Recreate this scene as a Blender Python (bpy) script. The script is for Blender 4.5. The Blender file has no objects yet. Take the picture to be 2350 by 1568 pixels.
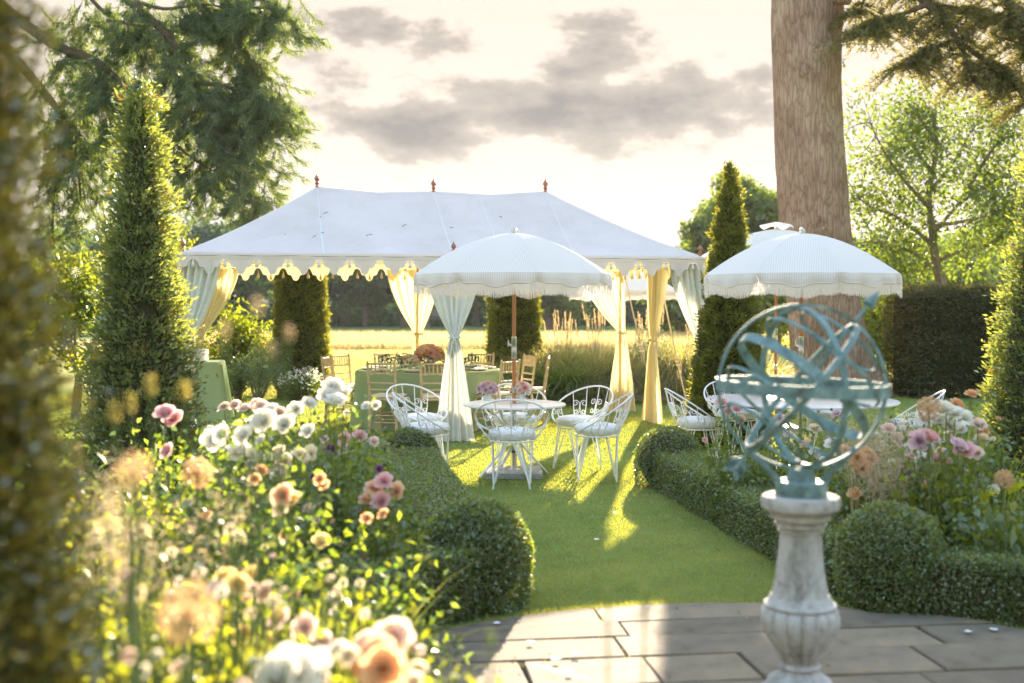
import bpy, math, random
import numpy as np
from mathutils import Vector, Matrix

random.seed(7)
RNG = np.random.default_rng(11)
R = math.radians
PI = math.pi
SC = bpy.context.scene
COL = SC.collection

# ------------------------------------------------------------------ camera
F = 2679.0                     # focal length in units of a 2350 px wide picture
CAM_H = 1.65
PITCH = math.atan(84.0 / F)
cd = bpy.data.cameras.new("camera"); cam = bpy.data.objects.new("camera", cd); COL.objects.link(cam)
cd.sensor_width = 36.0; cd.lens = 36.0 * F / 2350.0
cd.clip_start = 0.05; cd.clip_end = 9000
cam.location = (0, 0, CAM_H); cam.rotation_euler = (PI / 2 - PITCH, 0, 0)
cd.dof.use_dof = True; cd.dof.focus_distance = 11.6; cd.dof.aperture_fstop = 1.6
SC.camera = cam

# ------------------------------------------------------------------ light
SUN_AZ, SUN_EL = R(11.0), R(14.9)
w = bpy.data.worlds.new("World"); SC.world = w; w.use_nodes = True
wn = w.node_tree; wn.nodes.clear()
def N(nt, t, **kw):
    n = nt.nodes.new(t)
    for k, v in kw.items(): setattr(n, k, v)
    return n
def build_world():
    L = wn.links.new
    out = N(wn, 'ShaderNodeOutputWorld'); bg = N(wn, 'ShaderNodeBackground')
    sky = N(wn, 'ShaderNodeTexSky', sky_type='NISHITA', sun_disc=False)
    sky.sun_elevation = SUN_EL; sky.sun_rotation = SUN_AZ
    sky.air_density = 1.0; sky.dust_density = 2.2; sky.ozone_density = 1.0; sky.altitude = 50
    tc = N(wn, 'ShaderNodeTexCoord'); sep = N(wn, 'ShaderNodeSeparateXYZ'); L(tc.outputs['Generated'], sep.inputs[0])
    def M(op, a, b=None, c=None):
        n = N(wn, 'ShaderNodeMath', operation=op)
        for i, x in enumerate((a, b, c)):
            if x is None: continue
            if isinstance(x, (int, float)): n.inputs[i].default_value = x
            else: L(x, n.inputs[i])
        return n.outputs[0]
    u = M('ARCTAN2', sep.outputs[0], sep.outputs[1]); v = M('ARCSINE', sep.outputs[2])
    # cloud banks: (azimuth, elevation, half width, half height, weight)
    banks = [(.085, .162, .145, .040, 1.0), (.15, .172, .10, .034, .85), (.075, .205, .06, .042, .85), (-.055, .152, .11, .034, .9),
             (-.085, .222, .06, .022, .72), (-.15, .18, .07, .06, .55), (-.15, .225, .08, .03, .58),
             (.9, .2, .3, .05, .8), (1.9, .22, .35, .06, .8), (2.9, .2, .3, .05, .8), (-.9, .21, .3, .05, .8), (-1.9, .2, .3, .05, .8), (.2, .5, .4, .08, .6), (-.8, .6, .5, .1, .6), (2.2, .6, .5, .1, .6)]
    bias = None
    for (a, e, ra, re_, wt) in banks:
        du = M('DIVIDE', M('SUBTRACT', u, a), ra); dv = M('DIVIDE', M('SUBTRACT', v, e), re_)
        q = M('ADD', M('MULTIPLY', du, du), M('MULTIPLY', dv, dv))
        g = M('MULTIPLY', M('POWER', 2.718, M('MULTIPLY', q, -1.0)), wt)
        bias = g if bias is None else M('MAXIMUM', bias, g)
    mp = N(wn, 'ShaderNodeMapping'); mp.inputs['Scale'].default_value = (14, 14, 30); mp.inputs['Location'].default_value = (1.3, .4, 2.2)
    L(tc.outputs['Generated'], mp.inputs[0])
    ns = N(wn, 'ShaderNodeTexNoise'); ns.inputs['Scale'].default_value = 1.0; ns.inputs['Detail'].default_value = 9; ns.inputs['Roughness'].default_value = .62
    L(mp.outputs[0], ns.inputs['Vector'])
    tot = M('ADD', M('MULTIPLY', bias, .55), M('MULTIPLY', ns.outputs[0], 1.1))
    ss = N(wn, 'ShaderNodeMapRange', interpolation_type='SMOOTHSTEP'); L(tot, ss.inputs[0])
    ss.inputs[1].default_value = .745; ss.inputs[2].default_value = .885
    # cream veil over the low sky, faded out higher up for bluer fill light
    vf = N(wn, 'ShaderNodeMapRange'); L(sep.outputs[2], vf.inputs[0]); vf.inputs[1].default_value = .25; vf.inputs[2].default_value = .75; vf.inputs[3].default_value = .86; vf.inputs[4].default_value = .0
    haze = N(wn, 'ShaderNodeMix', data_type='RGBA'); L(vf.outputs[0], haze.inputs[0])
    dk = N(wn, 'ShaderNodeMix', data_type='RGBA', blend_type='DARKEN'); dk.inputs[0].default_value = 1; L(sky.outputs[0], dk.inputs[6]); dk.inputs[7].default_value = (1.7, 1.52, 1.6, 1); dk.clamp_result = False
    L(dk.outputs[2], haze.inputs[6]); haze.inputs[7].default_value = VEIL
    cl = N(wn, 'ShaderNodeMix', data_type='RGBA')
    L(M('MULTIPLY', ss.outputs[0], .97), cl.inputs[0]); L(haze.outputs[2], cl.inputs[6])
    # cloud body, paler where thin
    cc = N(wn, 'ShaderNodeMix', data_type='RGBA'); cr = N(wn, 'ShaderNodeMapRange'); L(tot, cr.inputs[0]); cr.inputs[1].default_value = .80; cr.inputs[2].default_value = 1.12; L(cr.outputs[0], cc.inputs[0])
    cc.inputs[6].default_value = CLOUD_PALE; cc.inputs[7].default_value = CLOUD_DARK
    L(cc.outputs[2], cl.inputs[7])
    L(cl.outputs[2], bg.inputs[0]); bg.inputs[1].default_value = .15
    L(bg.outputs[0], out.inputs[0])
VEIL = (.54, .46, .35, 1)
CLOUD_PALE = (.46, .40, .345, 1)
CLOUD_DARK = (.19, .175, .172, 1)
build_world()
sd = bpy.data.lights.new("sun", 'SUN'); sun = bpy.data.objects.new("sun", sd); COL.objects.link(sun)
sd.energy = 3.3; sd.angle = R(.6); sd.color = (1.0, .82, .61)
to_sun = Vector((math.sin(SUN_AZ) * math.cos(SUN_EL), math.cos(SUN_AZ) * math.cos(SUN_EL), math.sin(SUN_EL)))
sun.rotation_euler = to_sun.to_track_quat('Z', 'Y').to_euler()
vs = SC.view_settings
vs.view_transform = 'Standard'; vs.look = 'None'; vs.exposure = 3.22; vs.gamma = 1.0; vs.use_curve_mapping = False
SC.render.engine = 'CYCLES'
cy = SC.cycles
cy.max_bounces = 8; cy.diffuse_bounces = 4; cy.glossy_bounces = 3; cy.transmission_bounces = 6; cy.transparent_max_bounces = 32
cy.use_denoising = True; cy.caustics_reflective = False; cy.caustics_refractive = False
cy.use_adaptive_sampling = True; cy.adaptive_threshold = .02; cy.sample_clamp_indirect = 8

# ------------------------------------------------------------------ placing
_cp, _sp = math.cos(PITCH), math.sin(PITCH)
def at(px, py, d):
    """the point at depth d (metres along y) seen at that place of the 2350 px wide photograph"""
    X = (px - 1175) / F; V = (784 - py) / F
    y = _cp + V * _sp; z = -_sp + V * _cp
    k = d / y
    return Vector((X * k, d, CAM_H + z * k))
def X_at(px, d): return (px - 1175) / F * d

# ------------------------------------------------------------------ materials
def newmat(name):
    m = bpy.data.materials.new(name); m.use_nodes = True
    nt = m.node_tree; nt.nodes.clear()
    return m, nt, N(nt, 'ShaderNodeOutputMaterial')
def rgba(c): return (c[0], c[1], c[2], 1)
def noise(nt, scale, detail=4, rough=.55, coord='Object', stretch=None):
    tc = N(nt, 'ShaderNodeTexCoord'); n = N(nt, 'ShaderNodeTexNoise')
    n.inputs['Scale'].default_value = scale; n.inputs['Detail'].default_value = detail; n.inputs['Roughness'].default_value = rough
    if stretch:
        mp = N(nt, 'ShaderNodeMapping'); mp.inputs['Scale'].default_value = stretch
        nt.links.new(tc.outputs[coord], mp.inputs[0]); nt.links.new(mp.outputs[0], n.inputs['Vector'])
    else: nt.links.new(tc.outputs[coord], n.inputs['Vector'])
    return n.outputs[0]
def ramp(nt, fac, stops):
    r = N(nt, 'ShaderNodeValToRGB'); e = r.color_ramp.elements
    while len(e) < len(stops): e.new(.5)
    for i, (p, c) in enumerate(stops): e[i].position = p; e[i].color = rgba(c)
    nt.links.new(fac, r.inputs[0]); return r.outputs[0]
def mat(name, c1, c2=None, scale=8, rough=.6, metal=0, bump=0, bscale=None, spec=.5, stretch=None, lo=.35, hi=.65, coord='Object'):
    m, nt, out = newmat(name); p = N(nt, 'ShaderNodeBsdfPrincipled')
    p.inputs['Roughness'].default_value = rough; p.inputs['Metallic'].default_value = metal; p.inputs['Specular IOR Level'].default_value = spec
    if c2 is None: p.inputs['Base Color'].default_value = rgba(c1)
    else: nt.links.new(ramp(nt, noise(nt, scale, 6, .6, coord, stretch), [(lo, c1), (hi, c2)]), p.inputs['Base Color'])
    if bump:
        b = N(nt, 'ShaderNodeBump'); b.inputs['Strength'].default_value = bump; b.inputs['Distance'].default_value = .01
        nt.links.new(noise(nt, bscale or scale * 3, 6, .6, coord, stretch), b.inputs['Height']); nt.links.new(b.outputs[0], p.inputs['Normal'])
    nt.links.new(p.outputs[0], out.inputs[0]); return m
def leafmat(name, c1, c2, t1=None, trans=.5, gloss=.05, grough=.4, mid=None, objvar=None, brown=None):
    """foliage: every leaf takes its own tone between c1 and c2; light shines through in a yellower tone"""
    m, nt, out = newmat(name); L = nt.links.new
    a = N(nt, 'ShaderNodeAttribute', attribute_name='rnd')
    stops = [(0, c1), (1, c2)] if mid is None else [(0, c1), (.55, mid), (1, c2)]
    if brown: stops = [(0, brown), (.035, c1)] + stops[1:]
    col = ramp(nt, a.outputs['Fac'], stops)
    if objvar:      # every tree its own tone
        oi = N(nt, 'ShaderNodeObjectInfo'); om = N(nt, 'ShaderNodeMix', data_type='RGBA', blend_type='MULTIPLY'); om.inputs[0].default_value = 1; L(col, om.inputs[6])
        L(ramp(nt, oi.outputs['Random'], objvar), om.inputs[7]); col = om.outputs[2]
    d = N(nt, 'ShaderNodeBsdfDiffuse'); L(col, d.inputs[0])
    t = N(nt, 'ShaderNodeBsdfTranslucent')
    mm = N(nt, 'ShaderNodeMix', data_type='RGBA', blend_type='MULTIPLY'); mm.inputs[0].default_value = 1
    L(col, mm.inputs[6]); mm.inputs[7].default_value = rgba(t1 or (1.9, 1.75, .6)); mm.clamp_result = False
    L(mm.outputs[2], t.inputs[0])
    s = N(nt, 'ShaderNodeMixShader'); s.inputs[0].default_value = trans; L(d.outputs[0], s.inputs[1]); L(t.outputs[0], s.inputs[2])
    g = N(nt, 'ShaderNodeBsdfGlossy'); g.inputs['Roughness'].default_value = grough; g.inputs[0].default_value = (.9, .95, .85, 1)
    s2 = N(nt, 'ShaderNodeMixShader'); s2.inputs[0].default_value = gloss; L(s.outputs[0], s2.inputs[1]); L(g.outputs[0], s2.inputs[2])
    L(s2.outputs[0], out.inputs[0]); return m
def fabric(name, c_out, c_in=None, trans=.3, tcol=None, rough=.9, bump=.15, bscale=300, stripes=None, dirt=0):
    """cloth that lets light through; c_out on the face side, c_in on the back side; stripes=(colour, period, uv axis)"""
    m, nt, out = newmat(name); L = nt.links.new
    if c_in is not None:
        g = N(nt, 'ShaderNodeNewGeometry'); mx = N(nt, 'ShaderNodeMix', data_type='RGBA')
        L(g.outputs['Backfacing'], mx.inputs[0]); mx.inputs[6].default_value = rgba(c_out); mx.inputs[7].default_value = rgba(c_in); col = mx.outputs[2]
    else:
        v = N(nt, 'ShaderNodeRGB'); v.outputs[0].default_value = rgba(c_out); col = v.outputs[0]
    if stripes:
        uv = N(nt, 'ShaderNodeUVMap'); sp = N(nt, 'ShaderNodeSeparateXYZ'); L(uv.outputs[0], sp.inputs[0])
        fr = N(nt, 'ShaderNodeMath', operation='PINGPONG'); L(sp.outputs[0], fr.inputs[0]); fr.inputs[1].default_value = stripes[1] / 2
        gt = N(nt, 'ShaderNodeMath', operation='GREATER_THAN'); L(fr.outputs[0], gt.inputs[0]); gt.inputs[1].default_value = stripes[1] * .28
        mx = N(nt, 'ShaderNodeMix', data_type='RGBA'); L(gt.outputs[0], mx.inputs[0]); L(col, mx.inputs[6]); mx.inputs[7].default_value = rgba(stripes[0]); col = mx.outputs[2]
    if dirt:
        dm = N(nt, 'ShaderNodeMix', data_type='RGBA', blend_type='MULTIPLY'); dm.inputs[0].default_value = 1; L(col, dm.inputs[6])
        L(ramp(nt, noise(nt, 1.6, 8, .7, stretch=(1, 1, .6)), [(.3, (1 - dirt, 1 - dirt, 1 - dirt * 1.15)), (.6, (1, 1, 1))]), dm.inputs[7]); col = dm.outputs[2]
    d = N(nt, 'ShaderNodeBsdfDiffuse'); d.inputs['Roughness'].default_value = .3; L(col, d.inputs[0])
    t = N(nt, 'ShaderNodeBsdfTranslucent')
    if tcol: t.inputs[0].default_value = rgba(tcol)
    else: L(col, t.inputs[0])
    if bump:
        b = N(nt, 'ShaderNodeBump'); b.inputs['Strength'].default_value = bump; b.inputs['Distance'].default_value = .02
        L(noise(nt, bscale, 5), b.inputs['Height']); L(b.outputs[0], d.inputs['Normal'])
    s = N(nt, 'ShaderNodeMixShader'); s.inputs[0].default_value = trans; L(d.outputs[0], s.inputs[1]); L(t.outputs[0], s.inputs[2])
    L(s.outputs[0], out.inputs[0]); return m

MT = {}
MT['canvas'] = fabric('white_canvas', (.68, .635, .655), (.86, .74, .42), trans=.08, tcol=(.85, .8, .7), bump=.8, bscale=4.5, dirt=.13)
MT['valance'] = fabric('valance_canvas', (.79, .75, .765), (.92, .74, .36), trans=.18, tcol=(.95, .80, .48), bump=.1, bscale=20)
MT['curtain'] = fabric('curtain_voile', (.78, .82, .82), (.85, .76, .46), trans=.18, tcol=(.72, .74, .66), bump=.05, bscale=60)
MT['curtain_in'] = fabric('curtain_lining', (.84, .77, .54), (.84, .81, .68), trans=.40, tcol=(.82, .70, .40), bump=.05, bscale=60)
MT['tassel'] = mat('tassel_thread', (.72, .73, .78), rough=.9)
MT['tassel_gold'] = mat('tassel_gold_thread', (.72, .55, .28), rough=.9)
MT['eave_shadow'] = mat('eave_shadow_grey', (.36, .36, .40), rough=.9)
MT['seam'] = mat('canvas_seam', (.72, .72, .73), rough=.9)
MT['finial'] = mat('turned_red_wood', (.30, .10, .06), (.42, .16, .09), 30, .35)
MT['polewood'] = mat('oiled_pole_wood', (.42, .17, .06), (.55, .24, .09), 6, .35, stretch=(1, 1, .1), bump=.05)
MT['tentpole'] = mat('pale_pole_wood', (.6, .5, .35), rough=.5)
MT['rope'] = mat('hemp_rope', (.62, .50, .33), (.72, .60, .42), 60, .9, bump=.6, bscale=120)
MT['parasol'] = fabric('parasol_stripe', (.87, .835, .84), None, trans=.30, tcol=(.95, .90, .93), bump=.03, stripes=((.70, .71, .71), .021, 0))
MT['fringe'] = fabric('parasol_fringe', (.88, .85, .83), None, trans=.36, tcol=(.97, .90, .82), bump=0)
MT['metal'] = mat('brushed_steel', (.62, .63, .64), rough=.28, metal=1)
MT['wire'] = mat('white_painted_iron', (.84, .85, .88), rough=.38)
MT['tabletop'] = mat('white_painted_tabletop', (.84, .84, .86), rough=.22)
MT['granite'] = mat('grey_granite', (.22, .22, .23), (.5, .5, .5), 90, .25)
MT['black'] = mat('black_plastic', (.02, .02, .02), rough=.4)
MT['cushion'] = fabric('white_cushion_cloth', (.82, .83, .84), trans=.05, bump=.8, bscale=28)
MT['limewash'] = mat('limewashed_bamboo', (.46, .35, .22), (.62, .50, .34), 14, .5, bump=.1)
MT['seatpad'] = fabric('ivory_seat_pad', (.80, .76, .70), trans=.03, bump=.1)
MT['cloth'] = fabric('sage_tablecloth', (.34, .45, .29), trans=.15, tcol=(.42, .54, .3), bump=.12, bscale=9)
MT['china'] = mat('white_china', (.85, .85, .84), rough=.15)
MT['napkin'] = mat('ivory_napkin', (.82, .79, .74), rough=.9)
MT['vase'] = mat('pale_mint_glaze', (.66, .74, .68), (.75, .8, .75), 40, .3)
def glassmat():
    m, nt, out = newmat('clear_glass'); t = N(nt, 'ShaderNodeBsdfTransparent'); t.inputs[0].default_value = (.93, .95, .94, 1); g_ = N(nt, 'ShaderNodeBsdfGlossy'); g_.inputs['Roughness'].default_value = .06; g_.inputs[0].default_value = (1, 1, 1, 1)
    fr = N(nt, 'ShaderNodeFresnel'); fr.inputs[0].default_value = 1.5; ad = N(nt, 'ShaderNodeMath', operation='ADD'); nt.links.new(fr.outputs[0], ad.inputs[0]); ad.inputs[1].default_value = .06
    mx = N(nt, 'ShaderNodeMixShader'); nt.links.new(ad.outputs[0], mx.inputs[0]); nt.links.new(t.outputs[0], mx.inputs[1]); nt.links.new(g_.outputs[0], mx.inputs[2]); nt.links.new(mx.outputs[0], out.inputs[0]); return m
MT['glass'] = glassmat()
def stonemat():
    m, nt, out = newmat('weathered_stone'); L = nt.links.new; p = N(nt, 'ShaderNodeBsdfPrincipled'); p.inputs['Roughness'].default_value = .92; p.inputs['Specular IOR Level'].default_value = .2
    c = ramp(nt, noise(nt, 34, 8, .7), [(.28, (.26, .255, .24)), (.42, (.42, .41, .40)), (.6, (.50, .495, .49))])
    for f, st in ((noise(nt, 9, 6, .65, stretch=(1, 1, .22)), [(.34, (.55, .56, .52)), (.50, (1, 1, 1))]), (noise(nt, 5, 7, .75), [(.36, (.60, .58, .55)), (.46, (1, 1, 1)), (.72, (1.06, 1.06, 1.05))])):
        mx = N(nt, 'ShaderNodeMix', data_type='RGBA', blend_type='MULTIPLY'); mx.inputs[0].default_value = 1; L(c, mx.inputs[6]); L(ramp(nt, f, st), mx.inputs[7]); c = mx.outputs[2]
    L(c, p.inputs[0]); b = N(nt, 'ShaderNodeBump'); b.inputs['Strength'].default_value = .5; b.inputs['Distance'].default_value = .008; L(noise(nt, 70, 7, .7), b.inputs['Height']); L(b.outputs[0], p.inputs['Normal']); L(p.outputs[0], out.inputs[0]); return m
MT['stone'] = stonemat()
def verdigris():
    m, nt, out = newmat('verdigris_bronze'); L = nt.links.new; p = N(nt, 'ShaderNodeBsdfPrincipled'); p.inputs['Roughness'].default_value = .68; p.inputs['Specular IOR Level'].default_value = .35
    f = noise(nt, 17, 8, .7); L(ramp(nt, f, [(.32, (.09, .075, .055)), (.42, (.11, .185, .195)), (.55, (.17, .27, .285)), (.70, (.32, .40, .40))]), p.inputs[0])
    b = N(nt, 'ShaderNodeBump'); b.inputs['Strength'].default_value = .3; b.inputs['Distance'].default_value = .004; L(noise(nt, 90, 6, .7), b.inputs['Height']); L(b.outputs[0], p.inputs['Normal']); L(p.outputs[0], out.inputs[0]); return m
MT['verdigris'] = verdigris()
def barkmat():
    m, nt, out = newmat('furrowed_bark'); L = nt.links.new
    tc = N(nt, 'ShaderNodeTexCoord'); mp = N(nt, 'ShaderNodeMapping'); mp.inputs['Scale'].default_value = (17, 17, 2.6); L(tc.outputs['Object'], mp.inputs[0])
    wn_ = N(nt, 'ShaderNodeTexNoise'); wn_.inputs['Scale'].default_value = .55; wn_.inputs['Detail'].default_value = 5; L(mp.outputs[0], wn_.inputs['Vector'])
    ad = N(nt, 'ShaderNodeMix', data_type='RGBA', blend_type='LINEAR_LIGHT'); ad.inputs[0].default_value = 1.0; L(mp.outputs[0], ad.inputs[6]); L(wn_.outputs['Color'], ad.inputs[7])
    vo = N(nt, 'ShaderNodeTexVoronoi', feature='DISTANCE_TO_EDGE'); vo.inputs['Scale'].default_value = 1; L(ad.outputs[2], vo.inputs['Vector'])
    crack = ramp(nt, vo.outputs['Distance'], [(0, (.55, .52, .50)), (.12, (.92, .91, .90)), (.5, (1.08, 1.06, 1.05))])
    tone = ramp(nt, noise(nt, 1.1, 6, .65), [(.3, (.32, .225, .17)), (.5, (.47, .34, .265)), (.7, (.62, .485, .40))])
    mx = N(nt, 'ShaderNodeMix', data_type='RGBA', blend_type='MULTIPLY'); mx.inputs[0].default_value = 1; L(tone, mx.inputs[6]); L(crack, mx.inputs[7])
    p = N(nt, 'ShaderNodeBsdfDiffuse'); L(mx.outputs[2], p.inputs[0]); b = N(nt, 'ShaderNodeBump'); b.inputs['Strength'].default_value = 1; b.inputs['Distance'].default_value = .05
    h = N(nt, 'ShaderNodeMath', operation='ADD'); L(vo.outputs['Distance'], h.inputs[0]); L(noise(nt, 20, 6, .7), h.inputs[1]); L(h.outputs[0], b.inputs['Height']); L(b.outputs[0], p.inputs['Normal'])
    L(p.outputs[0], out.inputs[0]); return m
MT['bark'] = barkmat()
MT['twig'] = mat('brown_twig', (.10, .07, .05), (.17, .12, .09), 6, .9)
MT['greybark'] = mat('grey_bark', (.16, .13, .10), (.26, .22, .18), 8, .95, bump=.4, stretch=(2, 2, .6))
MT['stem'] = mat('green_stem', (.12, .17, .05), (.17, .2, .07), 20, .7)
MT['drystem'] = mat('dry_stem', (.45, .36, .18), rough=.8)
MT['soil'] = mat('dark_soil', (.035, .026, .02), (.07, .05, .035), 14, .95, bump=1, bscale=30)
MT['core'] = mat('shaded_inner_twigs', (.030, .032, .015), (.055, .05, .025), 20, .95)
MT['wood_grey'] = mat('silvered_oak', (.25, .23, .2), rough=.8)
MT['box'] = leafmat('boxwood_leaf', (.07, .125, .045), (.20, .27, .095), (2.3, 1.95, .45), .42, .11, .32, brown=(.20, .13, .055))
MT['yew'] = leafmat('yew_needle', (.115, .175, .095), (.32, .36, .14), (1.7, 1.5, .45), .42, .10, .3, brown=(.22, .13, .06))
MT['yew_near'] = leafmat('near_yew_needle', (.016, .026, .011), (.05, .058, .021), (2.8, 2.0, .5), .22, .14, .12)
MT['thuja'] = leafmat('cypress_spray', (.07, .10, .035), (.20, .215, .05), (2.3, 1.9, .45), .45, .04, .45)
MT['hedge'] = leafmat('dark_hedge_leaf', (.05, .06, .03), (.13, .135, .06), (2.0, 1.6, .5), .4, .05)
MT['pine'] = leafmat('blue_green_needle', (.07, .115, .08), (.17, .225, .12), (2.0, 1.8, .5), .42, .03)
MT['cedar'] = leafmat('cedar_needle', (.12, .13, .06), (.25, .24, .12), (1.6, 1.4, .7), .42, .02)
MT['apple'] = leafmat('apple_leaf', (.07, .12, .035), (.18, .225, .06), (1.6, 1.55, .45), .5, .06)
MT['farleaf'] = leafmat('woodland_leaf', (.05, .105, .06), (.17, .25, .125), (1.3, 1.5, .6), .35, .02, objvar=[(0, (.35, .42, .5)), (.35, (.7, .75, .8)), (.7, (1.05, 1.0, .85)), (1, (1.6, 1.45, .95))])
MT['limeleaf'] = leafmat('yellow_green_leaf', (.08, .13, .02), (.22, .25, .035), (2.0, 1.8, .3), .55, .05)
MT['rose'] = leafmat('rose_leaf', (.05, .10, .04), (.17, .22, .06), (2.4, 2.2, .45), .5, .07, .35)
MT['fresh'] = leafmat('fresh_leaf', (.15, .20, .04), (.36, .37, .08), (1.9, 1.75, .35), .55, .05)
MT['bedleaf'] = leafmat('bed_leaf', (.09, .15, .06), (.24, .29, .10), (1.9, 1.8, .5), .5, .06)
MT['greyleaf'] = leafmat('grey_green_leaf', (.10, .15, .09), (.24, .30, .19), (1.6, 1.6, .7), .35, .05)
MT['lawn'] = leafmat('lawn_blade', (.21, .28, .105), (.41, .43, .18), (1.7, 1.4, .30), .44, .02)
MT['meadow'] = leafmat('dry_meadow_blade', (.36, .30, .17), (.58, .49, .30), (1.2, 1.1, .8), .5, 0)
MT['miscanthus'] = leafmat('dark_grass_blade', (.06, .11, .03), (.14, .20, .05), (2.0, 1.7, .5), .45, .04)
MT['stipa'] = leafmat('pale_grass_blade', (.16, .19, .07), (.56, .50, .27), (1.6, 1.4, .6), .42, .03)
MT['plume'] = leafmat('golden_plume', (.58, .44, .25), (.80, .66, .44), (1.15, 1.1, .9), .4, 0)
MT['haze_seed'] = leafmat('feathery_seed', (.46, .38, .27), (.70, .61, .47), (1.2, 1.1, .85), .4, 0)
MT['allium'] = leafmat('dry_allium', (.50, .36, .24), (.78, .62, .45), (1.25, 1.1, .8), .5, 0)
def petal(name, c1, c2, t=(1.12, 1.06, .92)): MT[name] = leafmat('petal_' + name, c1, c2, t, .5, .02)
petal('white', (.80, .80, .78), (.88, .87, .83)); petal('cream', (.80, .72, .55), (.88, .82, .66)); petal('peach', (.79, .50, .34), (.87, .66, .48))
petal('apricot', (.80, .47, .24), (.88, .62, .38)); petal('pink', (.74, .42, .46), (.86, .62, .64)); petal('blush', (.82, .62, .58), (.88, .76, .70))
petal('lilac', (.66, .48, .60), (.82, .68, .76)); petal('purple', (.22, .06, .26), (.34, .10, .38)); petal('yellow', (.82, .66, .28), (.88, .76, .42)); petal('coral', (.76, .36, .24), (.84, .50, .34))

# ------------------------------------------------------------------ mesh helpers
def link(o, parent=None):
    COL.objects.link(o)
    if parent is not None: o.parent = parent
    return o
def mesh_np(name, V, T, material, rnd=None, smooth=False, uv=None):
    """one mesh from numpy arrays; T is (n,3) or (n,4)"""
    V = np.asarray(V, np.float32); T = np.asarray(T, np.int32)
    me = bpy.data.meshes.new(name); n, k = T.shape
    me.vertices.add(len(V)); me.vertices.foreach_set('co', V.ravel())
    me.loops.add(n * k); me.loops.foreach_set('vertex_index', T.ravel())
    me.polygons.add(n); me.polygons.foreach_set('loop_start', np.arange(0, n * k, k, dtype=np.int32))
    if smooth: me.polygons.foreach_set('use_smooth', np.ones(n, bool))
    if rnd is not None:
        a = me.attributes.new('rnd', 'FLOAT', 'FACE'); a.data.foreach_set('value', np.asarray(rnd, np.float32))
    me.update(calc_edges=True); me.validate()
    if material is not None: me.materials.append(material)
    return me
class MB:
    """collects simple shapes; build() links them as one mesh object"""
    def __init__(s): s.V = []; s.Fc = []; s.uv = None
    def add(s, vs, fs):
        o = len(s.V); s.V += [tuple(v) for v in vs]; s.Fc += [tuple(i + o for i in f) for f in fs]; return s
    def box(s, c, size, rz=0, bevel=0):
        x, y, z = size[0] / 2, size[1] / 2, size[2] / 2; b = bevel
        if b:
            pts = []
            for zz, ins in ((-z, b), (-z + b, 0), (z - b, 0), (z, b)):
                X, Y = x - ins, y - ins
                for (a, e) in ((X, Y - b), (X - b, Y), (-X + b, Y), (-X, Y - b), (-X, -Y + b), (-X + b, -Y), (X - b, -Y), (X, -Y + b)): pts.append((a, e, zz))
            fs = [tuple(reversed(range(8))), tuple(range(24, 32))]
            for k in range(3):
                for i in range(8): fs.append((k * 8 + i, k * 8 + (i + 1) % 8, k * 8 + 8 + (i + 1) % 8, k * 8 + 8 + i))
        else:
            pts = [(a, e, g) for g in (-z, z) for (a, e) in ((x, y), (-x, y), (-x, -y), (x, -y))]
            fs = [(3, 2, 1, 0), (4, 5, 6, 7)] + [(i, (i + 1) % 4, (i + 1) % 4 + 4, i + 4) for i in range(4)]
        ca, sa = math.cos(rz), math.sin(rz)
        return s.add([(c[0] + p[0] * ca - p[1] * sa, c[1] + p[0] * sa + p[1] * ca, c[2] + p[2]) for p in pts], fs)
    def tube(s, pts, r, n=6, cap=True, closed=False):
        P = [Vector(p) for p in pts]; m = len(P)
        if not hasattr(r, '__len__'): r = [r] * m
        vs = []; prev = None
        for i in range(m):
            a = P[(i - 1) % m] if (closed or i > 0) else P[i]; b = P[(i + 1) % m] if (closed or i < m - 1) else P[i]
            t = (b - a); t = t.normalized() if t.length > 1e-9 else Vector((0, 0, 1))
            if prev is None:
                h = Vector((0, 0, 1)) if abs(t.z) < .9 else Vector((1, 0, 0)); prev = (h - t * h.dot(t)).normalized()
            else:
                prev = prev - t * prev.dot(t); prev = prev.normalized() if prev.length > 1e-6 else t.orthogonal().normalized()
            q = t.cross(prev)
            for k in range(n):
                an = 2 * PI * k / n; vs.append(P[i] + (prev * math.cos(an) + q * math.sin(an)) * r[i])
        fs = []
        for i in range(m if closed else m - 1):
            j = (i + 1) % m
            for k in range(n): fs.append((i * n + k, i * n + (k + 1) % n, j * n + (k + 1) % n, j * n + k))
        if cap and not closed: fs += [tuple(reversed(range(n))), tuple(range((m - 1) * n, m * n))]
        return s.add(vs, fs)
    def lathe(s, prof, n=24, c=(0, 0, 0), mod=None):
        """prof: [(r, z)] from bottom to top"""
        vs = []; m = len(prof)
        for i, (r, z) in enumerate(prof):
            for k in range(n):
                a = 2 * PI * k / n; rr = r * (mod(a, i) if mod else 1); vs.append((c[0] + rr * math.cos(a), c[1] + rr * math.sin(a), c[2] + z))
        fs = [(i * n + k, i * n + (k + 1) % n, (i + 1) * n + (k + 1) % n, (i + 1) * n + k) for i in range(m - 1) for k in range(n)]
        if prof[0][0] > 1e-4: fs.append(tuple(reversed(range(n))))
        if prof[-1][0] > 1e-4: fs.append(tuple(range((m - 1) * n, m * n)))
        return s.add(vs, fs)
    def grid(s, fn, nu, nv):
        vs = [fn(i / nu, j / nv) for j in range(nv + 1) for i in range(nu + 1)]
        fs = [(j * (nu + 1) + i, j * (nu + 1) + i + 1, (j + 1) * (nu + 1) + i + 1, (j + 1) * (nu + 1) + i) for j in range(nv) for i in range(nu)]
        return s.add(vs, fs)
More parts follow.
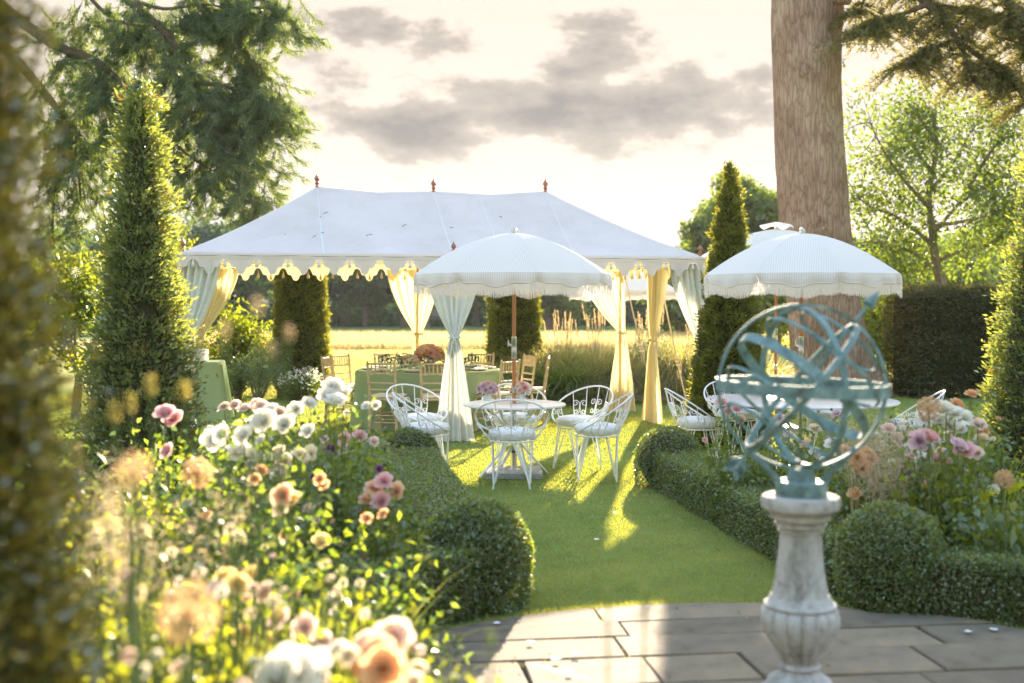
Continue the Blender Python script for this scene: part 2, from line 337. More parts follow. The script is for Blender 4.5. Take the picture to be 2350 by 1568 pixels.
    def mesh(s, name, material, smooth=True):
        me = bpy.data.meshes.new(name); me.from_pydata(s.V, [], s.Fc); me.update()
        if smooth: me.polygons.foreach_set('use_smooth', np.ones(len(me.polygons), bool))
        if s.uv is not None:
            l = me.uv_layers.new(name='UVMap'); vi = np.empty(len(me.loops), np.int32); me.loops.foreach_get('vertex_index', vi)
            l.data.foreach_set('uv', np.asarray(s.uv, np.float32)[vi].ravel())
        if material is not None: me.materials.append(material)
        return me
    def build(s, name, material, parent=None, smooth=True, loc=None):
        o = bpy.data.objects.new(name, s.mesh(name, material, smooth)); link(o, parent)
        if loc is not None: o.location = loc
        if smooth: auto_smooth(o.data)
        return o
def auto_smooth(me, ang=40):
    try:
        e = np.zeros(len(me.edges), bool)
        import bmesh
        bm = bmesh.new(); bm.from_mesh(me)
        for ed in bm.edges:
            if len(ed.link_faces) == 2 and ed.calc_face_angle(0) > R(ang): ed.smooth = False
        bm.to_mesh(me); bm.free()
    except Exception: pass
def ob(name, me, parent=None, loc=None, rot=None, scale=None):
    o = bpy.data.objects.new(name, me); link(o, parent)
    if loc is not None: o.location = loc
    if rot is not None: o.rotation_euler = rot
    if scale is not None: o.scale = (scale,) * 3 if not hasattr(scale, '__len__') else scale
    return o
def tag(o, label=None, cat=None, group=None, kind=None):
    for k, v in (('label', label), ('category', cat), ('group', group), ('kind', kind)):
        if v: o[k] = v
    return o
def thing(name, label, cat, loc=(0, 0, 0), rz=0, group=None):
    o = bpy.data.objects.new(name, None); COL.objects.link(o); o.empty_display_size = .1
    o.location = loc; o.rotation_euler = (0, 0, rz)
    return tag(o, label, cat, group)
KIDS = {}
def dup(root, loc, rz, label, group=None):
    def cp(o, p):
        c = o.copy(); COL.objects.link(c); c.parent = p
        for ch in o.children: cp(ch, c)
        return c
    r = cp(root, None); r.location = loc; r.rotation_euler = (0, 0, rz); r['label'] = label
    if group: r['group'] = group
    return r
def stuff(o): o['kind'] = 'stuff'; return o

# ------------------------------------------------------------------ numpy foliage
def unit(a): return a / np.maximum(np.linalg.norm(a, axis=-1, keepdims=True), 1e-9)
def rv(n): return unit(RNG.normal(size=(n, 3)))
def wob(P, seed, f=1.0, k=6):
    r = np.random.default_rng(seed); out = np.zeros(len(P))
    for i in range(k):
        d = unit(r.normal(size=(1, 3)))[0] * f * (1 + i * .6); out += np.sin(P @ d * 2 * PI + r.uniform(0, 6.3)) / (1 + i * .5)
    return out / 2.2
def leaves(P, D, Nn, Ln, Wd, rnd=None, fold=.18):
    """folded leaf quads: base P, axis D, face normal Nn"""
    n = len(P); D = unit(D); S = unit(np.cross(D, Nn)); U = np.cross(S, D)
    Ln = np.broadcast_to(np.asarray(Ln, float), (n,))[:, None]; Wd = np.broadcast_to(np.asarray(Wd, float), (n,))[:, None]
    mid = P + D * Ln * .45
    V = np.stack([P, mid + S * Wd * .5 + U * Wd * fold, P + D * Ln - U * Ln * .08, mid - S * Wd * .5 + U * Wd * fold], 1).reshape(-1, 3)
    T = np.arange(4 * n).reshape(n, 4)
    return V, T, (RNG.random(n) if rnd is None else rnd)
def needles(P, D, Ln, Wd, rnd=None):
    """single narrow triangles"""
    n = len(P); D = unit(D); S = unit(np.cross(D, rv(n)))
    Ln = np.broadcast_to(np.asarray(Ln, float), (n,))[:, None]; Wd = np.broadcast_to(np.asarray(Wd, float), (n,))[:, None]
    V = np.stack([P - S * Wd * .5, P + S * Wd * .5, P + D * Ln], 1).reshape(-1, 3)
    return V, np.arange(3 * n).reshape(n, 3), (RNG.random(n) if rnd is None else rnd)
def blades(P, D, Ln, Wd, droop, seg=4, rnd=None):
    """arching grass blades: strips of seg segments (quads, the last one pinched)"""
    n = len(P); D = unit(D); Ln = np.broadcast_to(np.asarray(Ln, float), (n,)); Wd = np.broadcast_to(np.asarray(Wd, float), (n,)); droop = np.broadcast_to(np.asarray(droop, float), (n,))
    H = D.copy(); H[:, 2] = 0; H = unit(H + 1e-6); S = unit(np.cross(D, np.array([0, 0, 1.])) + 1e-6)
    rows = []
    for i in range(seg + 1):
        t = i / seg
        C = P + D * (Ln * t)[:, None] + H * (Ln * droop * t * t * .35)[:, None] - np.array([0, 0, 1.]) * (Ln * droop * t ** 2.3 * .75)[:, None]
        ww = (Wd * (1 - t ** 1.5) * .5 + .0004)[:, None]
        rows.append(C - S * ww); rows.append(C + S * ww)
    V = np.stack(rows, 1); V[:, :, 2] = np.maximum(V[:, :, 2], .005); V = V.reshape(-1, 3); k = 2 * (seg + 1)
    b = (np.arange(n) * k)[:, None]
    T = np.concatenate([b + np.array([[2 * i, 2 * i + 1, 2 * i + 3, 2 * i + 2]]) for i in range(seg)], 1).reshape(-1, 4)
    r = RNG.random(n) if rnd is None else rnd
    return V, T, np.repeat(r, seg)
def join(parts):
    Vs, Ts, Rs, o = [], [], [], 0
    for V, T, r in parts: Vs.append(V); Ts.append(T + o); Rs.append(r); o += len(V)
    return np.concatenate(Vs), np.concatenate(Ts), np.concatenate(Rs)
def fol(name, data, material, parent=None, loc=None):
    V, T, r = data
    V = np.asarray(V)
    if loc is not None: V = V - np.array(loc)
    o = ob(name, mesh_np(name, V, T, material, r), parent)
    return stuff(o) if parent is not None else o

# ================================================================== ground
def ground_mat():
    m, nt, out = newmat('ground_turf'); L = nt.links.new
    tc = N(nt, 'ShaderNodeTexCoord'); sp = N(nt, 'ShaderNodeSeparateXYZ'); L(tc.outputs['Object'], sp.inputs[0])
    nz = noise(nt, .06, 4); a = N(nt, 'ShaderNodeMath', operation='MULTIPLY_ADD'); L(nz, a.inputs[0]); a.inputs[1].default_value = 9; L(sp.outputs[1], a.inputs[2])
    d = N(nt, 'ShaderNodeMath', operation='DIVIDE'); L(a.outputs[0], d.inputs[0]); d.inputs[1].default_value = 120
    zone = ramp(nt, d.outputs[0], [(.0, (.19, .26, .085)), (.215, (.19, .26, .08)), (.235, (.36, .36, .15)), (.39, (.40, .39, .18)), (.41, (.40, .34, .19)), (.50, (.38, .33, .18)), (.54, (.13, .18, .07)), (1, (.07, .11, .035))])  # green beyond the meadow, painted dark for the wood's shade
    fine = ramp(nt, noise(nt, 9, 8, .7), [(.3, (.72, .72, .72)), (.7, (1.18, 1.15, 1.1))])
    mx = N(nt, 'ShaderNodeMix', data_type='RGBA', blend_type='MULTIPLY'); mx.inputs[0].default_value = 1; L(zone, mx.inputs[6]); L(fine, mx.inputs[7])
    p = N(nt, 'ShaderNodeBsdfDiffuse'); L(mx.outputs[2], p.inputs[0])
    b = N(nt, 'ShaderNodeBump'); b.inputs['Strength'].default_value = .6; b.inputs['Distance'].default_value = .03; L(noise(nt, 30, 6, .7), b.inputs['Height']); L(b.outputs[0], p.inputs['Normal'])
    L(p.outputs[0], out.inputs[0]); return m
g = MB().add([(-560, -40, 0), (560, -40, 0), (560, 600, 0), (-560, 600, 0)], [(0, 1, 2, 3)]).build('ground', ground_mat(), smooth=False)
tag(g, 'mown lawn running out into a pale hay field', kind='structure')

PAV_C = Vector((1.13, 4.1, 0)); PAV_R = 2.22
def in_pav(x, y): return (x - PAV_C.x) ** 2 + (y - PAV_C.y) ** 2 < (PAV_R + .01) ** 2
LH = [(-.22, 6.35), (-.55, 8.4), (-.93, 10.7)]          # centre line of the box hedge left of the grass path
RH = [(2.05, 6.35), (1.86, 7.4), (1.42, 10.4)]           # and of the one on the right
def lh_x(y): return np.interp(y, [p[1] for p in LH], [p[0] for p in LH])
def rh_x(y): return np.interp(y, [p[1] for p in reversed(RH)][::-1], [p[0] for p in RH])

# soil of the two flower beds
MB().add([(-6.5, 1.2, .004), (-.75, 1.2, .004), (-1.0, 4.6, .004), (-.35, 5.9, .004), (-.3, 6.5, .004), (-1.0, 10.9, .004), (-1.7, 11.2, .004), (-6.5, 10.5, .004)], [tuple(range(8))]).build('soil_bed', MT['soil'], smooth=False)['kind'] = 'structure'
MB().add([(2.1, 6.35, .004), (6, 5.2, .004), (7, 10.8, .004), (1.5, 10.6, .004)], [(0, 1, 2, 3)]).build('soil_bed', MT['soil'], smooth=False)['kind'] = 'structure'

def lawn_grass():
    n = 560000
    u = RNG.random(n); y = 1 / ((1 / 5.2) * (1 - u) + (1 / 21.5) * u)
    x = RNG.uniform(-1, 1, n) * (y * .47 + .3)
    keep = ~in_pav(x, y) & ~((y < 10.9) & (x < lh_x(y) + .05)) & ~((y < 10.6) & (x > rh_x(y) - .05))
    x, y = x[keep], y[keep]; n = len(x)
    D = rv(n) * .6; D[:, 2] = np.abs(D[:, 2]) * .4 + .9
    P = np.stack([x, y, np.zeros(n)], 1)
    sc = y / 9.0
    patch = np.clip(.45 + .30 * wob(P * np.array([1, 1, 0]), 3, .45) + .22 * wob(P * np.array([1, 1, 0]), 13, 1.6) + RNG.normal(0, .13, n), 0, 1)
    V, T, r = needles(P, D, RNG.uniform(.013, .024, n) * (.7 + .35 * sc), .0036 * sc + .0012, patch)
    return V, T, r
def lawn_edge():
    n = 9000; a = RNG.uniform(.35, PI - .35, n); r = PAV_R + np.abs(RNG.normal(.0, .02, n)); P = np.stack([PAV_C.x + np.cos(a) * r, PAV_C.y + np.sin(a) * r, np.zeros(n)], 1)
    D = rv(n) * .7 + np.stack([-np.cos(a) * .5, -np.sin(a) * .5, np.ones(n)], 1); return needles(P, D, RNG.uniform(.03, .06, n), .004, np.clip(RNG.normal(.45, .25, n), 0, 1))
o = fol('lawn_grass', join([lawn_grass(), lawn_edge()]), MT['lawn']); tag(o, 'short mown green grass of the lawn', 'grass', kind='stuff')
def meadow():
    n = 70000; y = RNG.uniform(43, 58, n); x = RNG.uniform(-.32, .32, n) * y
    D = rv(n) * .35; D[:, 2] = 1; P = np.stack([x, y, np.zeros(n)], 1)
    return needles(P, D, RNG.uniform(.22, .5, n), .035, np.clip(.5 + .3 * wob(P * .12, 5, 1) + RNG.normal(0, .2, n), 0, 1))
o = fol('meadow_grass', meadow(), MT['meadow']); tag(o, 'tall dry golden meadow grass in the field', 'grass', kind='stuff')

def hay():
    n = 90000; u = RNG.random(n); y = 1 / ((1 / 21.0) * (1 - u) + (1 / 46.0) * u); x = RNG.uniform(-.34, .34, n) * y
    D = rv(n) * .5; D[:, 2] = 1; P = np.stack([x, y, np.zeros(n)], 1)
    return needles(P, D, RNG.uniform(.05, .11, n), .022, np.clip(.55 + .3 * wob(P * .15, 8, 1) + RNG.normal(0, .2, n), 0, 1))
o = fol('hay_stubble', hay(), leafmat('hay_blade', (.29, .31, .12), (.46, .45, .22), (1.25, 1.15, .65), .5, 0)); tag(o, 'pale yellow cropped grass of the mown field', 'grass', kind='stuff')
# ================================================================== paving
def slab_mat():
    m, nt, out = newmat('york_stone'); L = nt.links.new
    oi = N(nt, 'ShaderNodeObjectInfo'); base = ramp(nt, oi.outputs['Random'], [(0, (.15, .125, .095)), (.5, (.205, .17, .125)), (1, (.27, .22, .155))])
    st = ramp(nt, noise(nt, 4.2, 9, .72), [(.28, (.5, .5, .52)), (.45, (.9, .9, .9)), (.55, (1, 1, 1)), (.72, (1.3, 1.22, 1.08))])
    mx = N(nt, 'ShaderNodeMix', data_type='RGBA', blend_type='MULTIPLY'); mx.inputs[0].default_value = 1; L(base, mx.inputs[6]); L(st, mx.inputs[7])
    p = N(nt, 'ShaderNodeBsdfPrincipled'); p.inputs['Roughness'].default_value = .85; p.inputs['Specular IOR Level'].default_value = .12; L(mx.outputs[2], p.inputs[0])
    b = N(nt, 'ShaderNodeBump'); b.inputs['Strength'].default_value = .5; b.inputs['Distance'].default_value = .008; L(noise(nt, 14, 7, .65), b.inputs['Height']); L(b.outputs[0], p.inputs['Normal'])
    L(p.outputs[0], out.inputs[0]); return m
SLAB = slab_mat()
pav = MB().lathe([(PAV_R - .015, -.02), (PAV_R - .015, .006)], 96).build('paving', MT['soil'], smooth=False, loc=PAV_C)
tag(pav, 'circle of worn sandstone paving round the stone pedestal', kind='structure')
def clip(poly, c, r, n=72):
    for i in range(n):
        a = 2 * PI * i / n; nx, ny = math.cos(a), math.sin(a); d = nx * c[0] + ny * c[1] + r
        res = []
        for j in range(len(poly)):
            p, q = poly[j], poly[(j + 1) % len(poly)]; dp = nx * p[0] + ny * p[1] - d; dq = nx * q[0] + ny * q[1] - d
            if dp <= 0: res.append(p)
            if dp * dq < 0:
                t = dp / (dp - dq); res.append((p[0] + (q[0] - p[0]) * t, p[1] + (q[1] - p[1]) * t))
        poly = res
        if len(poly) < 3: return None
    return poly
rs = random.Random(21); EDGES = []
rows_y = [-2.3, -1.75, -1.2, -.72, -.15, .36, .92, 1.30, 1.62, 1.90, 2.3]
ang = R(7); ca, sa = math.cos(ang), math.sin(ang)
for ri in range(len(rows_y) - 1):
    y0, y1 = rows_y[ri], rows_y[ri + 1]; x = -2.4 + rs.uniform(0, .5)
    while x < 2.4:
        wd = rs.uniform(.42, 1.25); gq = .0055
        sk = rs.uniform(-.012, .012)
        quad = [(x + gq, y0 + gq), (x + wd - gq, y0 + gq), (x + wd - gq + sk, y1 - gq), (x + gq + sk, y1 - gq)]
        quad = [(a * ca - b * sa, a * sa + b * ca) for a, b in quad]
        pl = clip(quad, (0, 0), PAV_R)
        x += wd
        if not pl or len(pl) < 3: continue
        cx = sum(p[0] for p in pl) / len(pl); cy_ = sum(p[1] for p in pl) / len(pl)
        h = .030 + rs.uniform(-.005, .005); tx, ty = rs.uniform(-.009, .009), rs.uniform(-.009, .009); n = len(pl)
        vs_ = []
        for (zz, ins) in ((-.01, 0), (h - .006, 0), (h, .007)):
            for p in pl:
                dx, dy = p[0] - cx, p[1] - cy_; k = max(0, 1 - ins / max(.05, math.hypot(dx, dy)))
                vs_.append((dx * k, dy * k, zz + (dx * tx + dy * ty if zz > 0 else 0)))
        fs_ = [tuple(range(2 * n, 3 * n))] + [(k * n + i, k * n + (i + 1) % n, k * n + n + (i + 1) % n, k * n + n + i) for k in range(2) for i in range(n)]
        MB().add(vs_, fs_).build('paving_slab', SLAB, pav, smooth=False, loc=(cx, cy_, 0)); EDGES += [(pl[i], pl[(i + 1) % n]) for i in range(n)]

def joint_moss():
    E = np.array(EDGES); L_ = np.linalg.norm(E[:, 1] - E[:, 0], axis=1); n = 5200; i = RNG.choice(len(E), n, p=L_ / L_.sum()); p = E[i, 0] + (E[i, 1] - E[i, 0]) * RNG.random((n, 1))
    P = np.stack([p[:, 0] + PAV_C.x, p[:, 1] + PAV_C.y, np.full(n, .012)], 1) + RNG.normal(0, .003, (n, 3)); k = wob(P, 77, .8) > .1; P = P[k]; n = len(P); D = rv(n) * .8; D[:, 2] = 1
    return needles(P, D, RNG.uniform(.014, .032, n), .006, RNG.random(n))
tag(fol('joint_moss', joint_moss(), MT['lawn']), 'small tufts of moss and grass in the paving joints', 'moss', kind='stuff')
def litter():
    n = 420; y = RNG.uniform(4.6, 15, n); x = RNG.uniform(-.34, .42, n) * y; k = ((x > lh_x(y) + .3) & (x < rh_x(y) - .3)) | (y > 11) | in_pav(x, y); x, y = x[k], y[k]; n = len(x)
    z = np.where(in_pav(x, y), .037, .018); P = np.stack([x, y, z], 1); D = rv(n); D[:, 2] *= .15; up = np.tile([0, 0, 1.], (n, 1)) + rv(n) * .3; return leaves(P, D, up, RNG.uniform(.015, .035, n), .014)
tag(fol('leaf_litter', litter(), leafmat('dry_leaf', (.16, .09, .03), (.42, .33, .12), (1.3, 1.1, .6), .3, 0)), 'tiny dry leaves scattered over lawn and paving', 'leaf litter', kind='stuff')
# ================================================================== clipped shrubs
def core_lathe(parent, prof, seed, n=20):
    rr = random.Random(seed); ph = [rr.uniform(0, 6) for _ in range(3)]
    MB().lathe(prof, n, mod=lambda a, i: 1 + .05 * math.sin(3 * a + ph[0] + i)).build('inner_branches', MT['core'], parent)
def column(label, loc, h, prof, nleaf, leaf, material, seed, group=None, jit=.035, name='yew_column', trunk=True, shell=.05):
    """clipped column; prof(t) radius at height fraction t"""
    t = thing(name, label, 'topiary', loc, 0, group)
    zs = np.linspace(.02, 1, 24)
    core_lathe(t, [(max(.01, prof(q) - shell), q * h * .985) for q in zs], seed)
    if trunk: MB().tube([(0, 0, -.02), (0, 0, .3)], .05, 8).build('trunk', MT['twig'], t)
    # area-weighted heights
    q = np.linspace(0, 1, 400); pr = np.array([prof(a) for a in q]); cdf = np.cumsum(pr + .03); cdf /= cdf[-1]
    tt = np.interp(RNG.random(nleaf), cdf, q); a = RNG.uniform(0, 2 * PI, nleaf)
    r0 = np.interp(tt, q, pr)
    P0 = np.stack([np.cos(a) * r0, np.sin(a) * r0, tt * h], 1)
    bump = wob(P0, seed, 2.2) * .5 + wob(P0, seed + 1, 6) * .5 + .35 * np.sin(P0[:, 2] * 26 + 2.5 * wob(P0, seed + 3, 1.5))
    r = r0 + bump * jit + RNG.normal(0, jit * .5, nleaf) - np.abs(RNG.normal(0, jit * .7, nleaf)) - RNG.random(nleaf) ** 2 * (shell - .05)
    Nn = np.stack([np.cos(a), np.sin(a), .25 * np.ones(nleaf)], 1)
    P = np.stack([np.cos(a) * r, np.sin(a) * r, tt * h + RNG.normal(0, .01, nleaf)], 1)
    D = unit(Nn + rv(nleaf) * .75 + np.array([0, 0, .35]))
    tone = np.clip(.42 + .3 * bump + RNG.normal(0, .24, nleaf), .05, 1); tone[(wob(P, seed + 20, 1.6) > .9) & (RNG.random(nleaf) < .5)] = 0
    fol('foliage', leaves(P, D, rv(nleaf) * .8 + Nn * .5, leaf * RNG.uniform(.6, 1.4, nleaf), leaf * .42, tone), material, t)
    return t
def taper(r0, r1, top=.06, belly=.12):
    def f(t):
        r = r0 + (r1 - r0) * t; r *= 1 - .18 * max(0, .12 - t) / .12
        return r * min(1, ((1 - t) / top) ** .55) if t > 1 - top else r
    return f
TG = 'clipped yew columns standing round the garden'
column('tall dark clipped yew cone rising behind the left flower bed', (-2.86, 9.0, 0), 3.36, taper(.46, .09, .05), 40000, .046, MT['yew'], 1, TG, jit=.09)
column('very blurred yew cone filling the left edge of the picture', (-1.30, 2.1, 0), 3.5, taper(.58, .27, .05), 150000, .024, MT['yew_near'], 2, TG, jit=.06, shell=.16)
column('yew cone cut off by the right edge of the picture', (4.17, 9.0, 0), 3.3, taper(.56, .11, .05), 36000, .046, MT['yew'], 3, TG, jit=.09)
TH = 'slim cypress columns round the marquee'
column('tall tapering cypress beside the right corner of the marquee', (2.52, 13.55, 0), 3.28, taper(.50, .05, .12), 42000, .05, MT['thuja'], 4, TH, jit=.05, name='cypress_column')
column('broad brown-flecked cypress column behind the left half of the marquee', (-3.72, 20.6, 0), 3.0, taper(.47, .36, .08), 30000, .06, MT['thuja'], 5, TH, jit=.05, name='cypress_column')
column('cypress column right behind the wooden pole of the central parasol', (.04, 21.2, 0), 2.95, taper(.48, .38, .1), 26000, .06, MT['thuja'], 6, TH, jit=.05, name='cypress_column')

def box_ball(label, loc, r, zc, nleaf, seed, leaf=.017, squash=1.0):
    t = thing('box_ball', label, 'topiary', loc, 0, 'clipped box balls at the hedge ends')
    prof = [(max(.01, (r - .035) * math.sin(a)), max(.0, zc - (r - .035) * math.cos(a) * squash)) for a in np.linspace(.25, PI, 16)]
    core_lathe(t, prof, seed)
    Nn = rv(nleaf); Nn = Nn[Nn[:, 2] * r * squash + zc > -.0]; n = len(Nn)
    b = wob(Nn * r, seed, 4) * .5 + wob(Nn * r, seed + 9, 9) * .5
    rr = r + b * .009 + RNG.normal(0, .005, n) - np.abs(RNG.normal(0, .012, n))
    P = Nn * rr[:, None]; P[:, 2] = P[:, 2] * squash + zc; P[:, 2] = np.maximum(P[:, 2], .004)
    # the lower half drops straight to the ground
    low = Nn[:, 2] < 0; h = unit(Nn * np.array([1, 1, 0])); P[low, :2] = h[low, :2] * (rr[low] * (1 - .10 * Nn[low, 2] ** 2))[:, None]
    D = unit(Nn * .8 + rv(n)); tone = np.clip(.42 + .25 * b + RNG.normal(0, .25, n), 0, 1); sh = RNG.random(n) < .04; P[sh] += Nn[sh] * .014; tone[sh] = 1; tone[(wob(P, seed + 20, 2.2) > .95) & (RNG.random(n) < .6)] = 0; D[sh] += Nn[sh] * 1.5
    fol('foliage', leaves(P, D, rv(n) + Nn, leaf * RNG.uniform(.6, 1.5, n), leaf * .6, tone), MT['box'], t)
    return t
box_ball('large box ball at the near left end of the grass path, rim lit gold', (-.19, 6.38, 0), .295, .285, 24000, 31)
box_ball('small dark box ball beside the feet of the left wire chairs', (-.95, 10.85, 0), .265, .24, 11000, 32)
box_ball('round box ball at the far end of the right hedge, beside the cypress', (1.43, 10.6, 0), .31, .23, 13000, 33)
box_ball('large box ball just right of the stone pedestal', (2.06, 6.32, 0), .285, .28, 24000, 34)
box_ball('box ball half hidden behind foreground leaves at the near left', (-.86, 5.45, 0), .24, .2, 12000, 35)

def box_hedge(label, path, wd, h, nleaf, seed, leaf=.017):
    P0 = np.array(path, float); base = P0.mean(0); t = thing('box_hedge', label, 'hedge', (base[0], base[1], 0), 0, 'low clipped box hedges')
    seg = np.linalg.norm(np.diff(P0, axis=0), axis=1); cum = np.concatenate([[0], np.cumsum(seg)])
    def pt(s): return np.stack([np.interp(s, cum, P0[:, 0]), np.interp(s, cum, P0[:, 1])], -1)
    def tan(s): return unit(pt(np.minimum(s + .05, cum[-1])) - pt(np.maximum(s - .05, 0)))
    m = MB(); ns = 14; rows = []
    for i in range(ns + 1):
        s = np.array([cum[-1] * i / ns]); c = pt(s)[0]; q = tan(s)[0]; nn = np.array([-q[1], q[0]]); k = wd / 2 - .03
        rows.append([(c[0] - base[0] + nn[0] * a, c[1] - base[1] + nn[1] * a, z) for a, z in ((-k, .0), (-k, h - .05), (-k + .02, h - .03), (k - .02, h - .03), (k, h - .05), (k, .0))])
    vs_ = [v for r_ in rows for v in r_]; fs_ = [(i * 6 + j, i * 6 + j + 1, i * 6 + 7 + j, i * 6 + 6 + j) for i in range(ns) for j in range(5)] + [tuple(range(6)), tuple(range(ns * 6 + 5, ns * 6 - 1, -1))]
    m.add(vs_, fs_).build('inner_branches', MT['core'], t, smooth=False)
    n = nleaf; s = RNG.uniform(-.01, cum[-1] + .01, n); c = pt(np.clip(s, 0, cum[-1])); q = tan(np.clip(s, 0, cum[-1])); nn = np.stack([-q[:, 1], q[:, 0]], 1)
    per = 2 * h + wd; e = RNG.uniform(0, per, n)
    side = np.where(e < h, -1, np.where(e < h + wd, 0, 1))
    off = np.where(side == 0, e - h - wd / 2, side * wd / 2); z = np.where(side == -1, e, np.where(side == 0, h, per - e))
    Nn = np.zeros((n, 3)); Nn[:, :2] = nn * np.where(side == 0, 0, side)[:, None]; Nn[:, 2] = np.where(side == 0, 1, 0)
    # rounded shoulders
    edge = (np.abs(off) > wd / 2 - .04) & (z > h - .04); z = np.where(edge & (side != 0), z - .012, z)
    P = np.stack([c[:, 0] + nn[:, 0] * off, c[:, 1] + nn[:, 1] * off, z], 1)
    b = wob(P, seed, 2.5) * .6 + wob(P, seed + 4, 8) * .5
    P = P + Nn * (b * .009 + RNG.normal(0, .005, n) - np.abs(RNG.normal(0, .012, n)))[:, None] + RNG.normal(0, .006, (n, 3)); P[:, 2] = np.maximum(P[:, 2], .004)
    # leafy ends
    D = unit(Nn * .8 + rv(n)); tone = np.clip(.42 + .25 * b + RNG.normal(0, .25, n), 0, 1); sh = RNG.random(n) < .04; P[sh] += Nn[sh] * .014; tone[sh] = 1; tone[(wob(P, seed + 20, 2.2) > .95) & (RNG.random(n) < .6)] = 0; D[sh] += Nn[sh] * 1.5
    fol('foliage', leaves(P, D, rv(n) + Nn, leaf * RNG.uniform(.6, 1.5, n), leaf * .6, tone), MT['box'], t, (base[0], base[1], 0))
    return t
box_hedge('long low box hedge along the right side of the grass path', [(2.0, 6.55), (1.88, 7.4), (1.47, 10.4)], .40, .34, 46000, 41)
box_hedge('low box hedge along the left side of the grass path', [(-.24, 6.55), (-.56, 8.4), (-.92, 10.65)], .42, .34, 40000, 42)
box_hedge('short box hedge curving left from the large left ball by the paving', [(-.30, 6.2), (-.55, 5.95), (-.82, 5.6), (-1.05, 5.1)], .36, .36, 26000, 43)
box_hedge('box hedge running off to the right along the paving edge', [(2.2, 6.22), (2.6, 6.1), (3.1, 5.85), (3.6, 5.5)], .36, .33, 26000, 44)

def tall_hedge(label, a, b, depth, h, nleaf, seed):
    t = thing('tall_hedge', label, 'hedge', ((a[0] + b[0]) / 2, (a[1] + b[1]) / 2, 0), math.atan2(b[1] - a[1], b[0] - a[0]))
    ln = math.hypot(b[0] - a[0], b[1] - a[1])
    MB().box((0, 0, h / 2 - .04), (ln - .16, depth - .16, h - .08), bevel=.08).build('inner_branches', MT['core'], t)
    areas = np.array([ln * h, ln * h, depth * h, depth * h, ln * depth]); f = RNG.choice(5, nleaf, p=areas / areas.sum())
    u, v = RNG.uniform(-.5, .5, nleaf), RNG.random(nleaf)
    P = np.zeros((nleaf, 3)); Nn = np.zeros((nleaf, 3))
    for k, (sx, sy) in enumerate(((0, -1), (0, 1), (-1, 0), (1, 0))):
        m = f == k
        if sy: P[m] = np.stack([u[m] * ln, np.full(m.sum(), sy * depth / 2), v[m] * h], 1)
        else: P[m] = np.stack([np.full(m.sum(), sx * ln / 2), u[m] * depth, v[m] * h], 1)
        Nn[m] = (sx, sy, 0)
    m = f == 4; P[m] = np.stack([u[m] * ln, (v[m] - .5) * depth, np.full(m.sum(), h)], 1); Nn[m] = (0, 0, 1)
    bb = wob(P, seed, 1.2) * .6 + wob(P, seed + 2, 4) * .5
    P += Nn * (bb * .05 + RNG.normal(0, .03, nleaf) - np.abs(RNG.normal(0, .04, nleaf)))[:, None]; P[:, 2] = np.maximum(P[:, 2], .005)
    D = unit(Nn + rv(nleaf) * .8); fol('foliage', leaves(P, D, rv(nleaf) + Nn * .5, .06 * RNG.uniform(.6, 1.4, nleaf), .026, np.clip(.4 + .3 * bb + RNG.normal(0, .25, nleaf), 0, 1)), MT['hedge'], t)
tall_hedge('tall square dark hedge standing right of the big tree trunk', (7.0, 20.9), (10.8, 21.8), 1.2, 1.93, 42000, 51)

# ================================================================== trees
def limb(m, pts, r0, r1, n=7, sub=6):
    """smooth tapering limb through pts"""
    P = [Vector(p) for p in pts]; out = []
    for i in range(len(P) - 1):
        p0, p1, p2, p3 = P[max(0, i - 1)], P[i], P[i + 1], P[min(len(P) - 1, i + 2)]
        for k in range(sub):
            t = k / sub; out.append(.5 * ((2 * p1) + (p2 - p0) * t + (2 * p0 - 5 * p1 + 4 * p2 - p3) * t * t + (3 * p1 - p0 - 3 * p2 + p3) * t ** 3))
    out.append(P[-1]); L = len(out)
    m.tube(out, [r0 + (r1 - r0) * (i / (L - 1)) ** .8 for i in range(L)], n)
    return out
def clumpy_crown(n_cl, per, rx, rz, zc, cr, leaf, seed, flat=.8):
    """leaf clumps spread through an uneven crown volume"""
    r = np.random.default_rng(seed); parts = []
    C = unit(r.normal(size=(n_cl, 3))) * (r.random((n_cl, 1)) ** .45); C *= np.array([rx, rx, rz]) * (1 + .18 * r.normal(size=(n_cl, 1))); C[:, 2] += zc
    for c in C:
        k = int(per * r.uniform(.6, 1.3)); rad = cr * r.uniform(.6, 1.25)
        q = unit(r.normal(size=(k, 3))) * (r.random((k, 1)) ** .4) * rad * np.array([1.15, 1.15, flat]); q[:, 2] -= (q[:, 0] ** 2 + q[:, 1] ** 2) / rad * .25
        nr = unit(q + np.array([0, 0, .6 * rad])); D = unit(r.normal(size=(k, 3)) + nr * .4 + np.array([0, 0, -.3]))
        tone = np.clip(r.uniform(.25, .7) + .18 * (q[:, 2] / rad) + r.normal(0, .18, k), 0, 1)
        parts.append(leaves(c + q, D, nr + r.normal(size=(k, 3)) * .6, leaf * r.uniform(.6, 1.3, k), leaf * .62, tone))
    return join(parts), C
